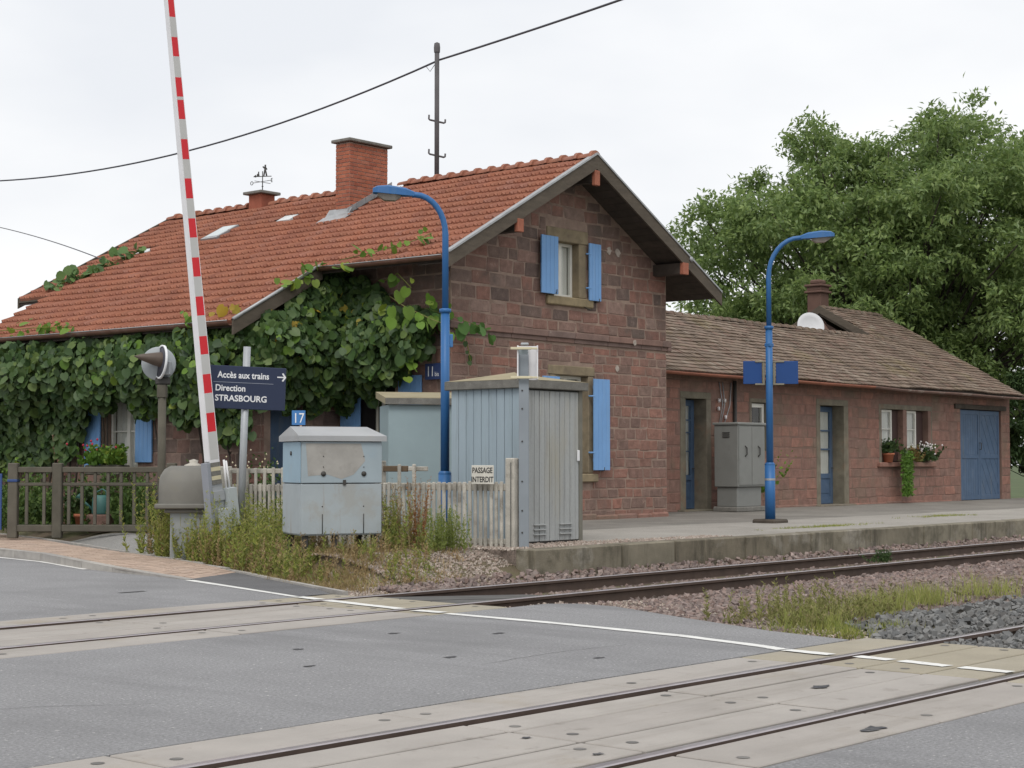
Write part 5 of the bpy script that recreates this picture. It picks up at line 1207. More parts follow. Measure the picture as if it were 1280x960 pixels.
# cream and grey clamp plates, drive lever and counterweights
for k in range(5):
    t0 = -.34 + k * .065; arm_box(t0, t0 + .06, -.95, .95, 1.05, 1.12, 'clamp_plate', cream if k % 2 else capgrey, bar)
arm_box(-1.05, -.02, -1.7, -1.05, -1.2, 1.2, 'lever', mat('lever_grey', [(.27, .29, .33)], 2, .08, .55), bar)
arm_box(-.9, -.0, -1.0, 1.1, -.9, .9, 'arm_socket', galv, bar)
arm_box(-.58, -.44, -1.0, 1.1, .92, 1.5, 'bearing_block', galv, bar)
for s_, t0, t1, sx in ((0, -1.15, -.7, .2), (1, -.98, -.42, 2.1)):
    arm_box(t0, t1, sx - .8, sx + .9, 1.55 if s_ == 0 else .6, 3.2 if s_ == 0 else 2.6, 'counterweight', mat('weight_grey', [(.42, .46, .47)], 2, .08, .6), bar)
bb = MB(); bb.tube([arm_pt(-.44, 1.5, 1.5), arm_pt(.0, 1.6, 1.5)], .018, 6); bb.tube([arm_pt(-.44, 2.2, 1.5), arm_pt(-.02, 2.0, 1.5)], .018, 6); bb.build('link_rod', greywhite, bar)

# ================================================================== CROSSING LIGHT
cl = thing('crossing_light', 'level crossing signal with a round white rimmed disc and pointed hood on a brown post', 'signal', site(-5.42, 26.0, .2), YAW)
bb = MB(); bb.tube([(0, 0, 0), (0, 0, 2.5)], .062, 12); bb.box((-.07, -.07, 2.3), (.07, .07, 2.5), .01); bb.build('post', darkfence, cl)
bb = MB(); bb.lathe([(.0, 0), (.25, 0), (.265, .015), (.25, .03), (0, .03)], (-.07, .05, 2.83), (.25, -1, 0), 32); bb.build('backing_disc', mat('disc_grey', [(.33, .36, .38)], 2, .1, .5), cl)
AXH = Vector((-.86, -.5, .1)).normalized()
bb = MB(); bb.lathe([(.0, 0), (.25, 0), (.25, .02), (0, .022)], (-.0, -.06, 2.85), AXH, 32); bb.build('target_disc', mat('disc_dark', [(.045, .045, .06)], 2, .1, .5), cl)
bb = MB(); bb.lathe([(.24, -.006), (.266, -.006), (.266, .028), (.24, .028), (.24, -.006)], (-.0, -.06, 2.85), AXH, 32); bb.build('disc_rim', letter, cl)
bb = MB(); bb.lathe([(.12, .02), (.1, .12), (.05, .32), (.006, .44), (.0, .44)], (-.0, -.06, 2.885), AXH, 16); bb.build('hood', mat('hood_brown', [(.1, .075, .06)], 3, .2, .5), cl)
bb = MB(); bb.box((.03, -.12, 2.65), (.14, .02, 2.86), .01); bb.build('lamp_housing', galv, cl)
bb = MB(); bb.box((-.1, -.06, 2.5), (.12, .06, 2.62), .02); bb.build('bracket', darkmetal, cl)

# ================================================================== PALE CONCRETE FENCE
f0 = site(-4.42, 25.9, .2); f1 = site(.0, 23.15, .28); fd = f1 - f0; FL = Vector((fd.x, fd.y, 0)).length
fence = thing('picket_fence', 'weathered pale concrete picket fence along the verge', 'fence', (f0.x, f0.y, .2), math.atan2(fd.y, fd.x))
def zf(x): return .08 * x / FL
for x in (.02, 1.55, 2.95, FL - .0):
    top = 1.28 if x > 1.6 else 1.24
    bb = MB(); bb.box((x - .075, -.07, -.2), (x + .075, .07, zf(x) + top), .015); bb.build('post', palecon, fence)
    if x > 1.6: bb = MB(); bb.box((x + .012, -.072, .1), (x + .035, -.066, zf(x) + top - .06)); bb.build('groove', capgrey, fence)
segs = [(.1, 1.47), (1.63, 2.87), (3.03, FL - .08)]
for i, (a, c) in enumerate(segs):
    for z, h, nm in ((1.13, .075, 'top_rail'), (.86, .1, 'rail'), (.12, .08, 'rail')):
        if i == 2 and nm == 'top_rail':
            bb = MB(); bb.box((a - .03, -.02, z + zf(a) - .01), (a + .42, .02, z + zf(a) + h), .008); bb.build('rail_repair', mat('brown_board', [(.12, .085, .055)], 3, .2, .85), fence)
            bb = MB(); bb.box((a + .44, -.03, z + zf(a)), (a + .76, .03, z + zf(a) + h - .01), .01); bb.build('rail', palecon, fence)
            continue
        bb = MB(); bb.box((a, -.032, z + zf(a)), (c, .032, z + zf(a) + h), .01); bb.build('rail', palecon, fence)
    n = int((c - a) / .087)
    for k in range(n):
        x = a + .04 + k * .087 + random.uniform(-.006, .006); zt = (1.2 if i == 0 and k % 2 == 0 else .96) + zf(x) + random.uniform(-.015, .01)
        wd = random.uniform(.023, .028)
        if i == 2 and k in (3, 6): zt = 1.22 + zf(x)
        bb = MB(); bb.box((x - wd, -.068, random.uniform(0, .03)), (x + wd, -.033, zt), .008); bb.build('picket', palecon, fence)
ns_ = thing('prohibition_sign', 'white sign with black text PASSAGE INTERDIT on the pale fence', 'sign', site(-.385, 23.2, 1.2), math.atan2(fd.y, fd.x))
bb = MB(); bb.box((-.18, -.045, -.0), (.18, -.03, .26), .004); bb.build('board', mat('enamel_white', [(.62, .6, .54)], 6, .1, .5, stain=(.3, .17, .1, .8), stain_scale=9, stain_pos=(.66, .72)), ns_)
text('PASSAGE', 'lettering', .107, blackink, ns_, FACE(0, -.047, .155), .78, align='CENTER', bold=.002); text('INTERDIT', 'lettering', .107, blackink, ns_, FACE(0, -.047, .03), .78, align='CENTER', bold=.002)

# ================================================================== GREY GARDEN FENCE, GATE
gf = thing('garden_fence', 'grey brown concrete garden fence with slim balusters by the pavement', 'fence', site(-8.97, 30.0, .25), YAW)
LX = 2.9
for x in (.08, .87, 2.9):
    bb = MB(); bb.box((x - .085, -.08, -.1), (x + .085, .08, 1.24), .015); bb.build('post', darkfence, gf)
for a, c in ((.165, .785), (.955, 2.815)):
    for z, h, d in ((1.07, .1, .05), (.83, .06, .03), (.02, .12, .06)):
        bb = MB(); bb.box((a, -d, z), (c, d, z + h), .01); bb.build('rail', darkfence, gf)
    n = int((c - a) / .23)
    for k in range(n):
        x = a + (c - a) * (k + .5) / n
        bb = MB(); bb.box((x - .028, -.026, .14), (x + .028, .026, .83), .008); bb.box((x - .028, -.026, .89), (x + .028, .026, 1.07), .008); bb.build('baluster', darkfence, gf)
bb = MB(); bb.box((-.01, -.095, .9), (.17, .095, .95), .01); bb.build('strap', mat('gate_blue', [(.035, .07, .2)], 3, .1, .5), gf)
gt = thing('garden_gate', 'dark blue metal garden gate hung on the grey fence post', 'gate', site(-10.2, 29.95, .25), YAW)
gm = bpy.data.materials['gate_blue']
for x in (.02, .38, .74, 1.1): bb = MB(); bb.box((x - .022, -.02, .05), (x + .022, .02, 1.05), .006); bb.build('bar', gm, gt)
for z in (.06, .83, 1.0): bb = MB(); bb.box((0, -.015, z), (1.12, .015, z + .05), .006); bb.build('rail', gm, gt)

# watering can, pots
wc = thing('watering_can', 'teal watering can standing behind the grey fence', 'watering can', site(-7.55, 30.9, .55), YAW)
bb = MB(); bb.lathe([(0, 0), (.16, 0), (.165, .02), (.15, .3), (.1, .35), (.09, .35)], n=20); bb.build('body', teal, wc)
bb = MB(); bb.tube([(-.15, 0, .08), (-.38, 0, .3)], [.03, .02], 8); bb.lathe([(.02, 0), (.06, .06), (0, .065)], (-.38, 0, .3), (-.7, 0, .7), 10); bb.build('spout', teal, wc)
bb = MB(); bb.tube([(.1, 0, .3), (.1, 0, .42), (.02, 0, .46), (-.08, 0, .4), (-.1, 0, .32)], .014, 8); bb.build('handle', teal, wc)
bb = MB(); bb.box((-.22, -.2, -.32), (.2, .2, -.002), .02); st_ = bb.build('stone_block', stone2); st_.location = wc.location; st_.rotation_euler = (0, 0, YAW); tag(st_, 'low red stone block under the teal watering can', 'stone')
def pot(loc, r_, h, label, mt=None, group=None):
    t = thing('flower_pot', label, 'flower pot', loc, 0, group)
    bb = MB(); bb.lathe([(0, 0), (r_ * .7, 0), (r_ * .95, h * .8), (r_ * 1.08, h * .8), (r_ * 1.08, h), (r_ * .95, h), (r_ * .9, h * .9), (0, h * .88)], n=18); bb.build('pot', mt or terracotta, t)
    return t
# ================================================================== VINES
LM = {}
def leaf_mesh(m_):
    if m_.name not in LM: b_ = MB(); b_.add(ROUND[0], ROUND[1], 0, True); LM[m_.name] = b_.mesh('leaf', m_)
    return LM[m_.name]
def leafset(parent, P, N, size, m_, nparts, world=True, droop=.75):
    """broad vine leaves hanging with their faces outwards: the nearest as single leaves, the rest joined"""
    n = len(P); P = np.asarray(P); N = np.asarray(N)
    X = np.tile(np.array([0, 0, -1.]), (n, 1)) * droop + rng.normal(scale=.42, size=(n, 3)); Z = N + rng.normal(scale=.45, size=(n, 3)) + [0, 0, .35]
    sc = size * rng.uniform(.45, 1.3, n)
    k = min(nparts, n)
    for i in range(k):
        y_ = Vector(X[i]).normalized(); z_ = Vector(Z[i]); z_ = (z_ - y_ * z_.dot(y_)).normalized(); x_ = y_.cross(z_)
        Mx = Matrix.Translation(P[i]) @ Matrix((x_, y_, z_)).transposed().to_4x4() @ Matrix.Scale(sc[i], 4)
        put('leaf', leaf_mesh(m_), parent, world, Mx)
    if n > k:
        V, Fn = scatter(ROUND[0], ROUND[1], P[k:], X[k:], Z[k:], sc[k:]); fast('foliage', V, Fn, m_, parent, world, smooth=True, kind='stuff')
def order_out(P, N, O):     # outermost first
    return np.argsort(-((P - O) * N).sum(1) + rng.normal(scale=.1, size=len(P)))

# along the wing's long side
v1 = thing('climbing_vine', 'dense dark green vine covering the long garden wall under the gutter', 'vine', (20.2, 28, .3))
n = 14000
y = rng.uniform(23.6, 33.2, n); z = rng.uniform(.8, 4.0, n); d = rng.random(n) ** .7
bot = np.interp(y, [23.6, 24.3, 25.2, 26.6, 26.9, 28.3, 28.8, 29.3, 30.5, 33.2], [2.0, 2.1, 2.4, 2.55, 2.8, 2.7, 2.1, 1.75, 1.5, 1.35]) + vnoise(y, z * 0 + 3, 3) * .5
bulge = .12 + .75 * np.exp(-((z - 3.3) / .75) ** 2) * (1 + .5 * smooth(28.5, 29.8, y)) + vnoise(y, z, 2.0) * .4
k = z > bot; y, z, d, bulge = y[k], z[k], d[k], bulge[k]
P = np.stack([20.42 - d * np.maximum(bulge, .12) - .06, y, z], 1); N = np.tile([-1., -.35, 0], (len(P), 1)); o_ = order_out(P, N, np.array([20.4, 28, 2]))
P, N = P[o_], N[o_]; c = rng.random(len(P)); young = c < .07  # this share of leaves takes the lighter, sunlit colour
leafset(v1, P[~young], N[~young], .165, leafvine, 260); leafset(v1, P[young][:200], N[young][:200], .15, leafsun, 40)
for k in range(16):
    yy = random.uniform(24, 32.5); b = MB(); b.tube([(20.4, yy, .3), (20.35, yy + random.uniform(-.3, .3), 1.6), (20.3, yy + random.uniform(-.6, .6), 3.6)], [.03, .02, .012], 6)
    b.build('stem', bark, v1, True)
# in the corner before the house
v2 = thing('climbing_vine', 'vine hanging in the corner beside the gable with lighter sunlit shoots', 'vine', (22.4, 23.2, .3))
n = 14000
u = rng.random(n); z = rng.uniform(2.3, 5.3, n); d = rng.random(n) ** .7
wing = u < .5
x = np.where(wing, rng.uniform(20.0, 22.95, n), 0); y = np.where(wing, 0, rng.uniform(21.25, 23.9, n))
topz = np.where(wing, 7.6 - .5425 * (26.35 - x) - .28, np.interp(y, [21.2, 21.7, 22.3, 23.0, 23.9], [4.25, 4.35, 4.55, 5.0, 5.15])) + vnoise(x + y, z * 0, 4) * .25
botz = np.where(wing, np.interp(x, [20, 21, 22.2, 23], [2.75, 2.72, 2.7, 2.75]), np.interp(y, [21.2, 21.8, 22.4, 23.9], [3.75, 3.45, 3.0, 2.75])) + vnoise(x * 2 + y * 2, z * 0 + 1, 2.5) * .55
k = (z > botz) & (z < topz)
x, y, z, d, wing = x[k], y[k], z[k], d[k], wing[k]
bl = .2 + .75 * np.exp(-((z - 3.7) / .8) ** 2) + vnoise(x + y, z, 2.2) * .3
P = np.where(wing[:, None], np.stack([x, 23.85 - d * bl, z], 1), np.stack([22.85 - d * bl, y, z], 1)); N = np.where(wing[:, None], np.array([-.2, -1., 0]), np.array([-1., -.3, 0]))
o_ = np.argsort(-d + rng.normal(scale=.15, size=len(d))); P, N = P[o_], N[o_]; c = rng.random(len(P)); yg = c < .05; yl = (c > .05) & (c < .057)
leafset(v2, P[~yg & ~yl], N[~yg & ~yl], .165, leafvine, 260); leafset(v2, P[yg][:150], N[yg][:150], .15, leafsun, 30); leafset(v2, P[yl], N[yl], .17, leafyellow, 40)
def spray(path, cnt, spread, size, m_, nrm=(-.5, -.8, .3), parent=v2, droop=.75):
    path = np.array(path, float); s = np.linspace(0, len(path) - 1, cnt); Q = np.stack([np.interp(s, range(len(path)), path[:, k]) for k in range(3)], 1) + rng.normal(scale=spread, size=(cnt, 3))
    leafset(parent, Q, np.tile(nrm, (cnt, 1)), size, m_, cnt, droop=droop); b_ = MB(); b_.tube(path, .008, 5); b_.build('stem', weedgreen, parent, True)
spray([(22.3, 22.0, 4.6), (22.1, 21.4, 4.35), (22.3, 20.9, 4.1), (22.5, 20.7, 4.0)], 26, .16, .2, leafsun)
spray([(22.35, 21.6, 4.3), (22.3, 21.45, 3.9), (22.25, 21.4, 3.5), (22.2, 21.4, 3.12)], 16, .06, .18, leafsun)
spray([(22.5, 21.3, 4.35), (22.7, 20.85, 4.2), (23.1, 20.6, 4.05), (23.5, 20.62, 3.95)], 20, .1, .23, mat('vine_leaf_mid', [(.06, .15, .03), (.08, .17, .04), (.09, .2, .045)], 4, .12, .55, trans=.25))
spray([(22.9, 20.93, 4.0), (23.25, 20.9, 3.7), (23.35, 20.9, 3.35)], 6, .06, .14, leafvine)
spray([(22.35, 22.2, 4.9), (22.2, 21.7, 5.0), (22.15, 21.3, 4.7)], 8, .08, .18, leafsun)
spray([(20.3, 24.6, 4.0), (20.0, 24.0, 4.25), (20.15, 23.75, 4.4)], 7, .06, .18, leafyellow)
spray([(21.85, 22.9, 5.3), (22.0, 22.0, 5.42), (22.35, 21.4, 5.6), (22.6, 21.2, 5.75)], 22, .07, .19, leafsun, (-.6, -.6, .5), droop=.3)
spray([(21.0, 23.5, 4.75), (21.5, 23.45, 5.05), (21.8, 23.4, 5.3)], 20, .08, .17, leafsun, (-.6, -.6, .5), droop=.3)
# on the far end of the roof
spray([(22.3, 32.75, 5.5), (23.0, 32.3, 5.9), (24.0, 31.75, 6.42)], 120, .1, .19, mat('vine_leaf_roof', [(.09, .17, .05), (.12, .2, .06), (.08, .15, .055)], 4, .12, .6, trans=.25), (-.6, -.6, .55), v1, .3)
spray([(19.75, 28.3, 4.2), (19.75, 29.5, 4.25), (19.75, 31.6, 4.25)], 30, .06, .17, leafsun, (-.6, -.2, .7), v1, .3)
spray([(19.75, 24.6, 4.15), (19.8, 24.9, 4.2)], 8, .06, .17, leafsun, (-.6, -.2, .7), v1, .3)

# ================================================================== TREES AND BUSHES
def tree(name, label, base, R_, cz, H_, nblob, nleaf, lm, lsize, cat='tree', trunk_r=.35, seed=3, group=None):
    r = np.random.default_rng(seed); t = thing(name, label, cat, base, 0, group)
    b_ = MB(); b_.tube([(0, 0, -.3), (.1, 0, cz * .25), (.05, .1, cz * .5)], [trunk_r * 1.25, trunk_r, trunk_r * .85], 10); tk = b_.build('trunk', bark, t)
    C_ = []
    while len(C_) < nblob:
        i_ = len(C_); zf_ = 1 - 1.65 * (i_ + .5) / nblob; fa = i_ * 2.39996
        q = np.array([math.sqrt(max(0, 1 - zf_ * zf_)) * math.cos(fa), math.sqrt(max(0, 1 - zf_ * zf_)) * math.sin(fa), zf_]) + r.normal(scale=.07, size=3)
        q *= r.uniform(.86, 1.0) if r.random() < .62 else r.uniform(.3, .8)
        C_.append(q * [R_, R_, H_] + [0, 0, cz])
    C_ = np.array(C_); rad = r.uniform(.1, .21, nblob) * R_
    lb_ = MB()
    for i in range(0, nblob, 1):
        c = Vector(C_[i]); s0 = Vector((.05, .1, cz * .5)) * 1; mid = s0.lerp(c, .45) + Vector((0, 0, -.12 * (c - s0).length)) * .4 + Vector(r.normal(scale=.25, size=3))
        mid2 = mid.lerp(c, .55) + Vector(r.normal(scale=.2, size=3)); w0 = trunk_r * .34
        lb_.tube([s0, mid, mid2, c], [w0, w0 * .62, w0 * .36, .02], 6)
    lb_.build('limbs', bark, t)
    per = nleaf // nblob; P = []; N = []
    for c, ra in zip(C_, rad):
        m_ = int(per * (ra / rad.mean()) ** 2)
        ntw = max(4, m_ // 42)     # twigs, each carrying drooping leaflets
        tw = r.normal(size=(ntw, 3)); tw /= np.linalg.norm(tw, axis=1, keepdims=True); tw = c + tw * (ra * r.uniform(.45, 1.12, (ntw, 1))) * [1, 1, .72]
        idx = r.integers(0, ntw, m_); q = tw[idx] + r.normal(size=(m_, 3)) * [.2, .2, .13] * (ra / 1.7 + .25)
        P.append(q); N.append(q - c)
    P = np.concatenate(P); N = np.concatenate(N); n_ = len(P)
    X_ = r.normal(scale=.7, size=(n_, 3)) + N * .35 + [0, 0, -.3]; Z_ = r.normal(scale=.5, size=(n_, 3)) + [0, 0, 1.] + N * .15
    sc = np.stack([lsize * r.uniform(.7, 1.2, n_)] * 3, 1) * [1.0, 1.1, 1]
    V, Fn = scatter(QLEAF[0], QLEAF[1], P, X_, Z_, sc); fast('crown', V, Fn, lm, t, kind=None)
    return t
tree('walnut_tree', 'large walnut tree with broad loose crown behind the annex', (58.6, 30.2, .1), 8.2, 7.4, 7.0, 240, 210000, leaftree, .225, seed=21)
tree('bush', 'dark green bush growing at the right end of the annex', (53.4, 22.6, .2), 2.1, 1.9, 2.3, 40, 22000, leafbush, .17, 'bush', .08, 8)
tree('garden_tree', 'low green tree showing above the roof corner at the far left', (26.5, 46.5, 0), 3.0, 3.3, 2.0, 26, 12000, mat('far_leaf', [(.09, .15, .04), (.12, .18, .05)], 2, .2, .6, trans=.25), .2, 'tree', .12, 9)

# ================================================================== GRASS, WEEDS, GARDEN PLANTS
def stems(P, h, lean=.12, leaf_n=16, leaf=.07, wd=.22, stem_w=.006, up=.75, seed=None):
    """upright stalks with narrow leaves; returns vertices and triangles"""
    P = np.asarray(P, float); n_ = len(P); h = np.asarray(h) * np.ones(n_)
    L_ = rng.normal(scale=lean, size=(n_, 2)); top = P + np.stack([L_[:, 0] * h, L_[:, 1] * h, h], 1)
    SV, SF_ = scatter(BLADE[0] * [1, 1, 0], BLADE[1], P, top - P, rdirs(n_), np.stack([np.full(n_, stem_w), np.linalg.norm(top - P, axis=1), np.ones(n_)], 1))
    i = np.repeat(np.arange(n_), leaf_n); t = rng.uniform(.08, 1, len(i)); Q = P[i] + (top - P)[i] * t[:, None]
    D_ = rdirs(len(i)) * [1, 1, .25] + [0, 0, up]
    ls = leaf * rng.uniform(.6, 1.3, len(i)) * (1.15 - .6 * t)
    LV, LF = scatter(QLEAF[0] * [wd * 3, 1, 1], QLEAF[1], Q, D_, rdirs(len(i)) + [0, 0, .5], ls)
    return np.concatenate([SV, LV]), np.concatenate([SF_, LF + len(SV)])
def tufts(P, h, n_per, wd=.008, spread=.05, lean=.5):
    P = np.asarray(P, float); i = np.repeat(np.arange(len(P)), n_per); n_ = len(i)
    Q = P[i] + rng.normal(scale=spread, size=(n_, 3)) * [1, 1, 0]; D_ = rng.normal(scale=lean, size=(n_, 3)); D_[:, 2] = 1
    L_ = h * rng.uniform(.4, 1.15, n_); return scatter(BLADE[0], BLADE[1], Q, D_, rdirs(n_), np.stack([np.full(n_, wd), L_, L_], 1))
def gpts(n, f):
    x, y = f(n); return np.stack([x, y, ground_z(x, y)], 1)
def bx(lat0, lat1, d0, d1):
    def f(n):
        la = rng.uniform(lat0, lat1, n); di = rng.uniform(d0, d1, n); return FWD.x * di + RIGHT.x * la, FWD.y * di + RIGHT.y * la
    return f
def behind_edge(P, m_=.06):
    return P[P[:, 0] > edge_x(P[:, 1]) + m_]
def weeds(name, P, h, m_, **k):
    V, Fn = stems(P, h, **k); return fast(name, V, Fn, m_, kind='stuff')
# tall green and dry weeds in front of the barrier
P = behind_edge(gpts(700, bx(-5.9, -3.0, 22.3, 25.3))); weeds('weeds', P, rng.uniform(.3, .95, len(P)), weedgreen, leaf_n=34, leaf=.085)
P = behind_edge(gpts(420, bx(-6.3, -4.9, 23.8, 26.2))); weeds('weeds', P, rng.uniform(.5, 1.3, len(P)), weedgreen, leaf_n=46, leaf=.085)
P = behind_edge(gpts(380, bx(-6.2, -4.5, 23.2, 26.0))); weeds('dry_weeds', P, rng.uniform(.4, .95, len(P)), weeddry, leaf_n=40, leaf=.05)
P = behind_edge(gpts(400, bx(-4.5, -2.6, 21.3, 24.2))); weeds('dry_weeds', P, rng.uniform(.2, .55, len(P)), weeddry, leaf_n=26, leaf=.06)
P = behind_edge(gpts(160, bx(-3.6, -2.6, 21.0, 22.4))); weeds('weeds', P, rng.uniform(.2, .45, len(P)), weedgreen, leaf_n=26, leaf=.07)
P = behind_edge(gpts(95, bx(-3.0, -1.0, 20.8, 22.8))); weeds('weeds', P, rng.uniform(.12, .4, len(P)), weedgreen, leaf_n=24, leaf=.065)
P = behind_edge(gpts(140, bx(-2.9, -1.1, 20.8, 22.7))); weeds('dry_weeds', P, rng.uniform(.1, .35, len(P)), weeddry, leaf_n=22, leaf=.05)
P = gpts(70, bx(-1.75, -1.2, 22.8, 23.4)); weeds('dry_weeds', P, rng.uniform(.5, 1.0, len(P)), weeddry, leaf_n=40, leaf=.05)
P = gpts(40, bx(-1.8, -1.3, 22.3, 23.2)); weeds('weeds', P, rng.uniform(.4, .85, len(P)), weedgreen, leaf_n=34, leaf=.07)
def weed_plant(name, label, lat, dist, m_, h, n_, leaf_n, leaf, spread=.12):
    g = site(lat, dist); g.z = float(ground_z(g.x, g.y)); t = thing(name, label, 'weed', g)
    Q = np.stack([rng.normal(scale=spread, size=n_), rng.normal(scale=spread, size=n_), np.zeros(n_)], 1)
    V, Fn = stems(Q, h * rng.uniform(.65, 1.05, n_), .1, leaf_n, leaf); fast('foliage', V, Fn, m_, t); return t
rust = mat('weed_rust', [(.36, .16, .06), (.3, .14, .055), (.4, .22, .1)], 3, .15, .9, trans=.2)
weed_plant('tall_weed', 'tall rust brown dried weed leaning on the fence post', -1.27, 22.9, rust, 1.02, 12, 90, .05, .06)
weed_plant('bushy_weed', 'bushy yellow green weed at the foot of the pale fence', -.95, 22.6, mat('weed_bright', [(.2, .26, .07), (.25, .29, .08), (.17, .22, .06)], 3, .12, .8, trans=.3), .62, 60, 60, .05, .15)
weed_plant('tall_weed', 'tall dry stalk with reddish seeds behind the grey fence', -8.35, 31.2, mat('seed_brown', [(.2, .1, .075), (.25, .14, .1)], 3, .15, .9), 1.85, 5, 70, .07, .05)
P = behind_edge(gpts(260, bx(-5.5, -4.2, 23.6, 25.0)), .03); weeds('weeds', P, rng.uniform(.35, .8, len(P)), weedgreen, leaf_n=36, leaf=.075)
P = behind_edge(gpts(160, bx(-5.4, -4.0, 23.2, 24.8)), .03); weeds('dry_weeds', P, rng.uniform(.3, .7, len(P)), weeddry, leaf_n=36, leaf=.05)
P = behind_edge(gpts(600, bx(-3.9, -1.8, 20.3, 22.0)), .05); V, Fn = tufts(P, .12, 10); fast('dry_grass', V, Fn, mat('grass_ochre', [(.3, .22, .1), (.26, .2, .1), (.34, .27, .13)], 3, .15, .9, trans=.2), kind='stuff')
P = behind_edge(gpts(70, bx(-5.9, -4.1, 23.8, 25.6)), .05); weeds('weeds', P, rng.uniform(.75, 1.15, len(P)), mat('weed_spire', [(.33, .36, .08), (.28, .32, .07), (.38, .38, .12)], 3, .12, .8, trans=.3), leaf_n=60, leaf=.06)
# short dry and green grass of the verge
P = behind_edge(gpts(900, bx(-4.6, -.7, 20.2, 24.2)), .1); V, Fn = tufts(P, .11, 9); fast('dry_grass', V, Fn, weeddry, kind='stuff')
P = behind_edge(gpts(500, bx(-5.5, -1.0, 20.6, 25.5)), .1); V, Fn = tufts(P, .13, 9); fast('grass', V, Fn, weedgreen, kind='stuff')
# grass strip between the tracks
def strip(n):
    x = rng.uniform(13.3, 25, n) ; y = 8.55 + .035 * (x - 14) + rng.normal(scale=.22, size=n) - .35 * (x < 15) ; return x, y
def zset(P): P[:, 2] = np.maximum(P[:, 2], -.06); return P
P = zset(gpts(300, strip)); P = P[(vnoise(P[:, 0], P[:, 1], 2.4) > .06)]; V, Fn = tufts(P, .25, 26, .007, .09, .3); fast('grass', V, Fn, mat('grass_pale', [(.27, .3, .09), (.33, .35, .1), (.23, .26, .08), (.36, .33, .14)], 3, .15, .85, trans=.3), kind='stuff')
def f2(n): return rng.uniform(13.4, 15.6, n), rng.uniform(7.9, 9.1, n)
P = zset(gpts(120, f2)); weeds('weeds', P, rng.uniform(.15, .42, len(P)), mat('weed_pale', [(.24, .23, .09), (.2, .22, .07), (.3, .26, .13)], 3, .15, .9, trans=.25), leaf_n=26, leaf=.06)
P = zset(gpts(60, lambda n: (rng.uniform(13.1, 14.2, n), rng.uniform(7.2, 8.2, n)))); V, Fn = tufts(P, .14, 22, .007, .08, .5); fast('grass', V, Fn, weedgreen, kind='stuff')
P = gpts(1500, lambda n: (rng.uniform(13.2, 30, n), rng.uniform(-6, 3.9, n))); V, Fn = tufts(P, .16, 14, .007, .09, .4); fast('grass', V, Fn, weedgreen, kind='stuff')
# grass growing in the platform and at its face
Q = np.stack([rng.normal(26.8, .9, 60), rng.normal(15.55, .05, 60), np.full(60, PZ + .0)], 1); V, Fn = tufts(Q, .055, 16, .006, .06, .7); fast('grass', V, Fn, weedgreen, kind='stuff')
Q = np.stack([rng.normal(34, .8, 50), rng.normal(16.6, .1, 50), np.full(50, PZ)], 1); V, Fn = tufts(Q, .06, 16, .006, .06, .7); fast('grass', V, Fn, weedgreen, kind='stuff')
Q = np.stack([rng.uniform(18, 50, 160), np.full(160, 14.19), np.full(160, -.05)], 1); V, Fn = tufts(Q, .1, 9, .006, .05, .6); fast('grass', V, Fn, weedgreen, kind='stuff')
t = thing('small_bush', 'small dark green plant growing between the rails by the platform', 'plant', (24.2, 12.9, -.1)); Q = rng.normal(scale=.08, size=(26, 3)) * [1.4, 1, 0]; V, Fn = stems(Q, .2, .5, 26, .06); fast('foliage', V, Fn, leafbush, t)
# garden behind the grey fence
P = gpts(420, bx(-9.9, -5.6, 30.6, 33.2)); P[:, 2] = .2; k = (np.sin(P[:, 0] * 3) + np.sin(P[:, 1] * 4)) > -.9; V, Fn = stems(P[k], rng.uniform(.4, 1.15, k.sum()), .15, 34, .12, .45); fast('undergrowth', V, Fn, mat('garden_green', [(.05, .1, .025), (.09, .15, .035), (.13, .2, .05), (.07, .13, .04)], 3, .2, .7, trans=.25), kind='stuff')
def bloom(t, P, m_, r_):
    b_ = MB()
    for p in P: b_.add(np.array([(0, 0, r_), (r_, 0, 0), (0, r_, 0), (-r_, 0, 0), (0, -r_, 0), (0, 0, -r_)]) + p, [(0, 1, 2), (0, 2, 3), (0, 3, 4), (0, 4, 1), (5, 2, 1), (5, 3, 2), (5, 4, 3), (5, 1, 4)])
    return b_.build('flowers', m_, t, kind='stuff')
def bushy(loc, label, r_, h, nst, leaf, lm, flowers=None, name='potted_plant', cat='plant', fn=20, group=None):
    t = thing(name, label, cat, loc, 0, group); Q = rng.normal(scale=r_ * .5, size=(nst, 3)) * [1, 1, 0]
    V, Fn = stems(Q, h * rng.uniform(.5, 1.1, nst), .45, 16, leaf, .55); fast('foliage', V, Fn, lm, t)
    if flowers: bloom(t, rng.normal(scale=r_ * .6, size=(fn, 3)) * [1, 1, .5] + [0, 0, h * .9], flowers, .022 if h > 1 else .032)
    return t
brightgreen = mat('plant_bright', [(.1, .2, .03), (.14, .26, .04), (.08, .16, .03)], 3, .12, .6, trans=.3)
wb = thing('window_box', 'window box under the shuttered garden window', 'window box', (20.15, 27.75, 1.25)); bb = MB(); bb.box((-.15, -.6, 0), (.15, .5, .2), .02); bb.build('box', darkfence, wb)
bushy((20.12, 27.9, 1.42), 'bright green pot plant with red geraniums in the window box', .3, .4, 40, .13, brightgreen, flowerred)
bushy((20.12, 27.35, 1.42), 'darker leafy plant at the right end of the window box', .22, .42, 26, .12, leafsun)
bushy((19.5, 29.8, .25), 'leafy young shrub behind the grey fence', .3, 1.3, 26, .12, leafsun)
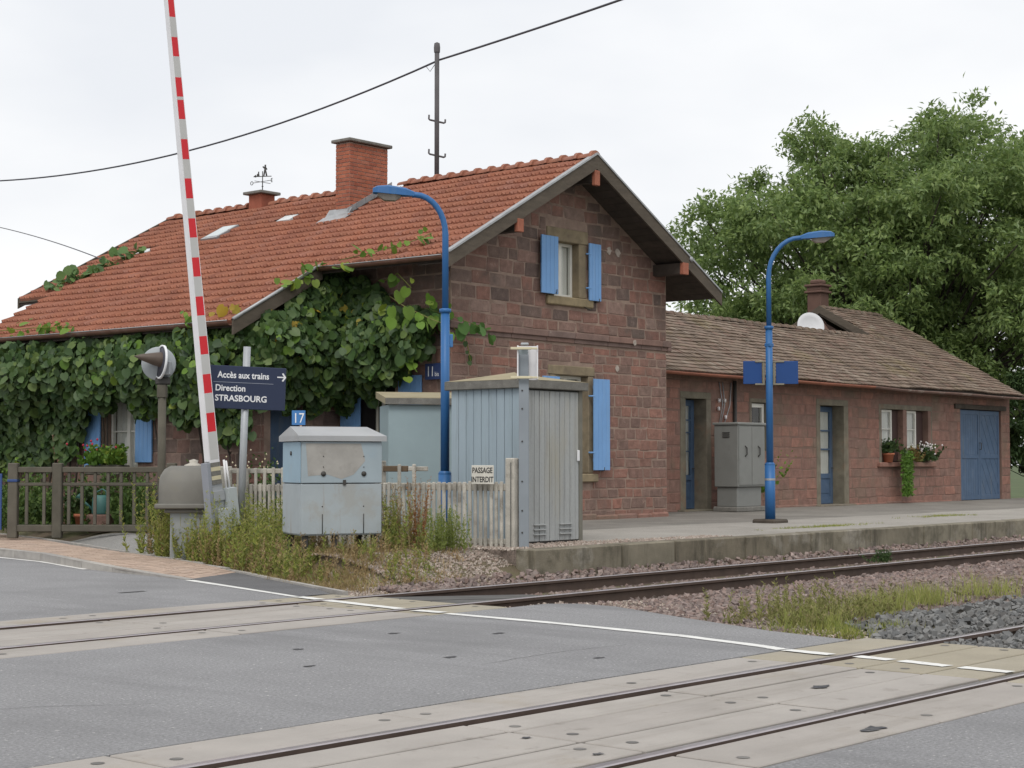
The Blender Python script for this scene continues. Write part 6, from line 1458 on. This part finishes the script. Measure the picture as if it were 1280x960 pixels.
pot(site(-7.95, 31.2, .25), .16, .3, 'terracotta pot behind the grey fence'); bushy(site(-7.95, 31.2, .52), 'grassy plant in the terracotta pot behind the grey fence', .12, .5, 22, .14, leafbush)
# shrub with pale flowers behind the direction sign
bushy((20.9, 22.3, .25), 'shrub with pale flowers behind the direction sign', .5, 1.5, 60, .12, leafvine, mat('flower_pale', [(.5, .45, .25), (.55, .5, .4)], 3, .1, .7), fn=40)
bushy((19.9, 22.9, .25), 'leafy shrub below the direction sign', .45, 1.3, 50, .12, leafvine, bpy.data.materials['flower_pale'], fn=24)
# annex window plants
pot((42.75, 22.55, 1.5), .17, .26, 'terracotta pot on the left end of the annex window sill')
bushy((42.75, 22.55, 1.73), 'round green plant in the terracotta pot on the annex sill', .22, .4, 34, .12, leafbush)
t = thing('trailing_plant', 'long green trailing plant hanging down from the annex window sill', 'plant', (43.35, 22.42, 1.55)); Q = np.zeros((60, 3)); Q[:, 0] = rng.uniform(-.25, .3, 60); Q[:, 2] = .3
P = Q[np.repeat(np.arange(60), 26)]; tt = rng.random(len(P)); P = P + np.stack([rng.normal(scale=.05, size=len(P)), -.12 - .05 * rng.random(len(P)), -tt * 1.25], 1)
V, Fn = scatter(QLEAF[0] * [1.2, 1, 1], QLEAF[1], P, rdirs(len(P)) * .8 + [0, -.3, -.6], rdirs(len(P)) + [-.3, -1, .3], .09 * rng.uniform(.6, 1.2, len(P))); fast('foliage', V, Fn, brightgreen, t)
for k in range(8):
    b = MB(); b.tube([(random.uniform(-.2, .25), .05, .0), (random.uniform(-.2, .25), -.12, .1), (random.uniform(-.2, .25), -.14, -.9)], .006, 4)
    b.build('stem', brightgreen, t)
bushy((44.1, 22.5, 1.5), 'plant with orange tinged leaves between the two annex windows', .25, .5, 26, .1, mat('leaf_orange', [(.2, .14, .05), (.12, .15, .04), (.25, .12, .05)], 3, .15, .7, trans=.2))
bushy((44.95, 22.46, 1.5), 'white flowering geranium on the right end of the annex sill', .3, .5, 30, .11, leafbush, flowerwhite, fn=46)
bushy((35.75, 22.2, PZ + .3), 'yellowish green plant between the tall grey cabinet and the lamp pole', .07, 1.1, 12, .12, leafsun)
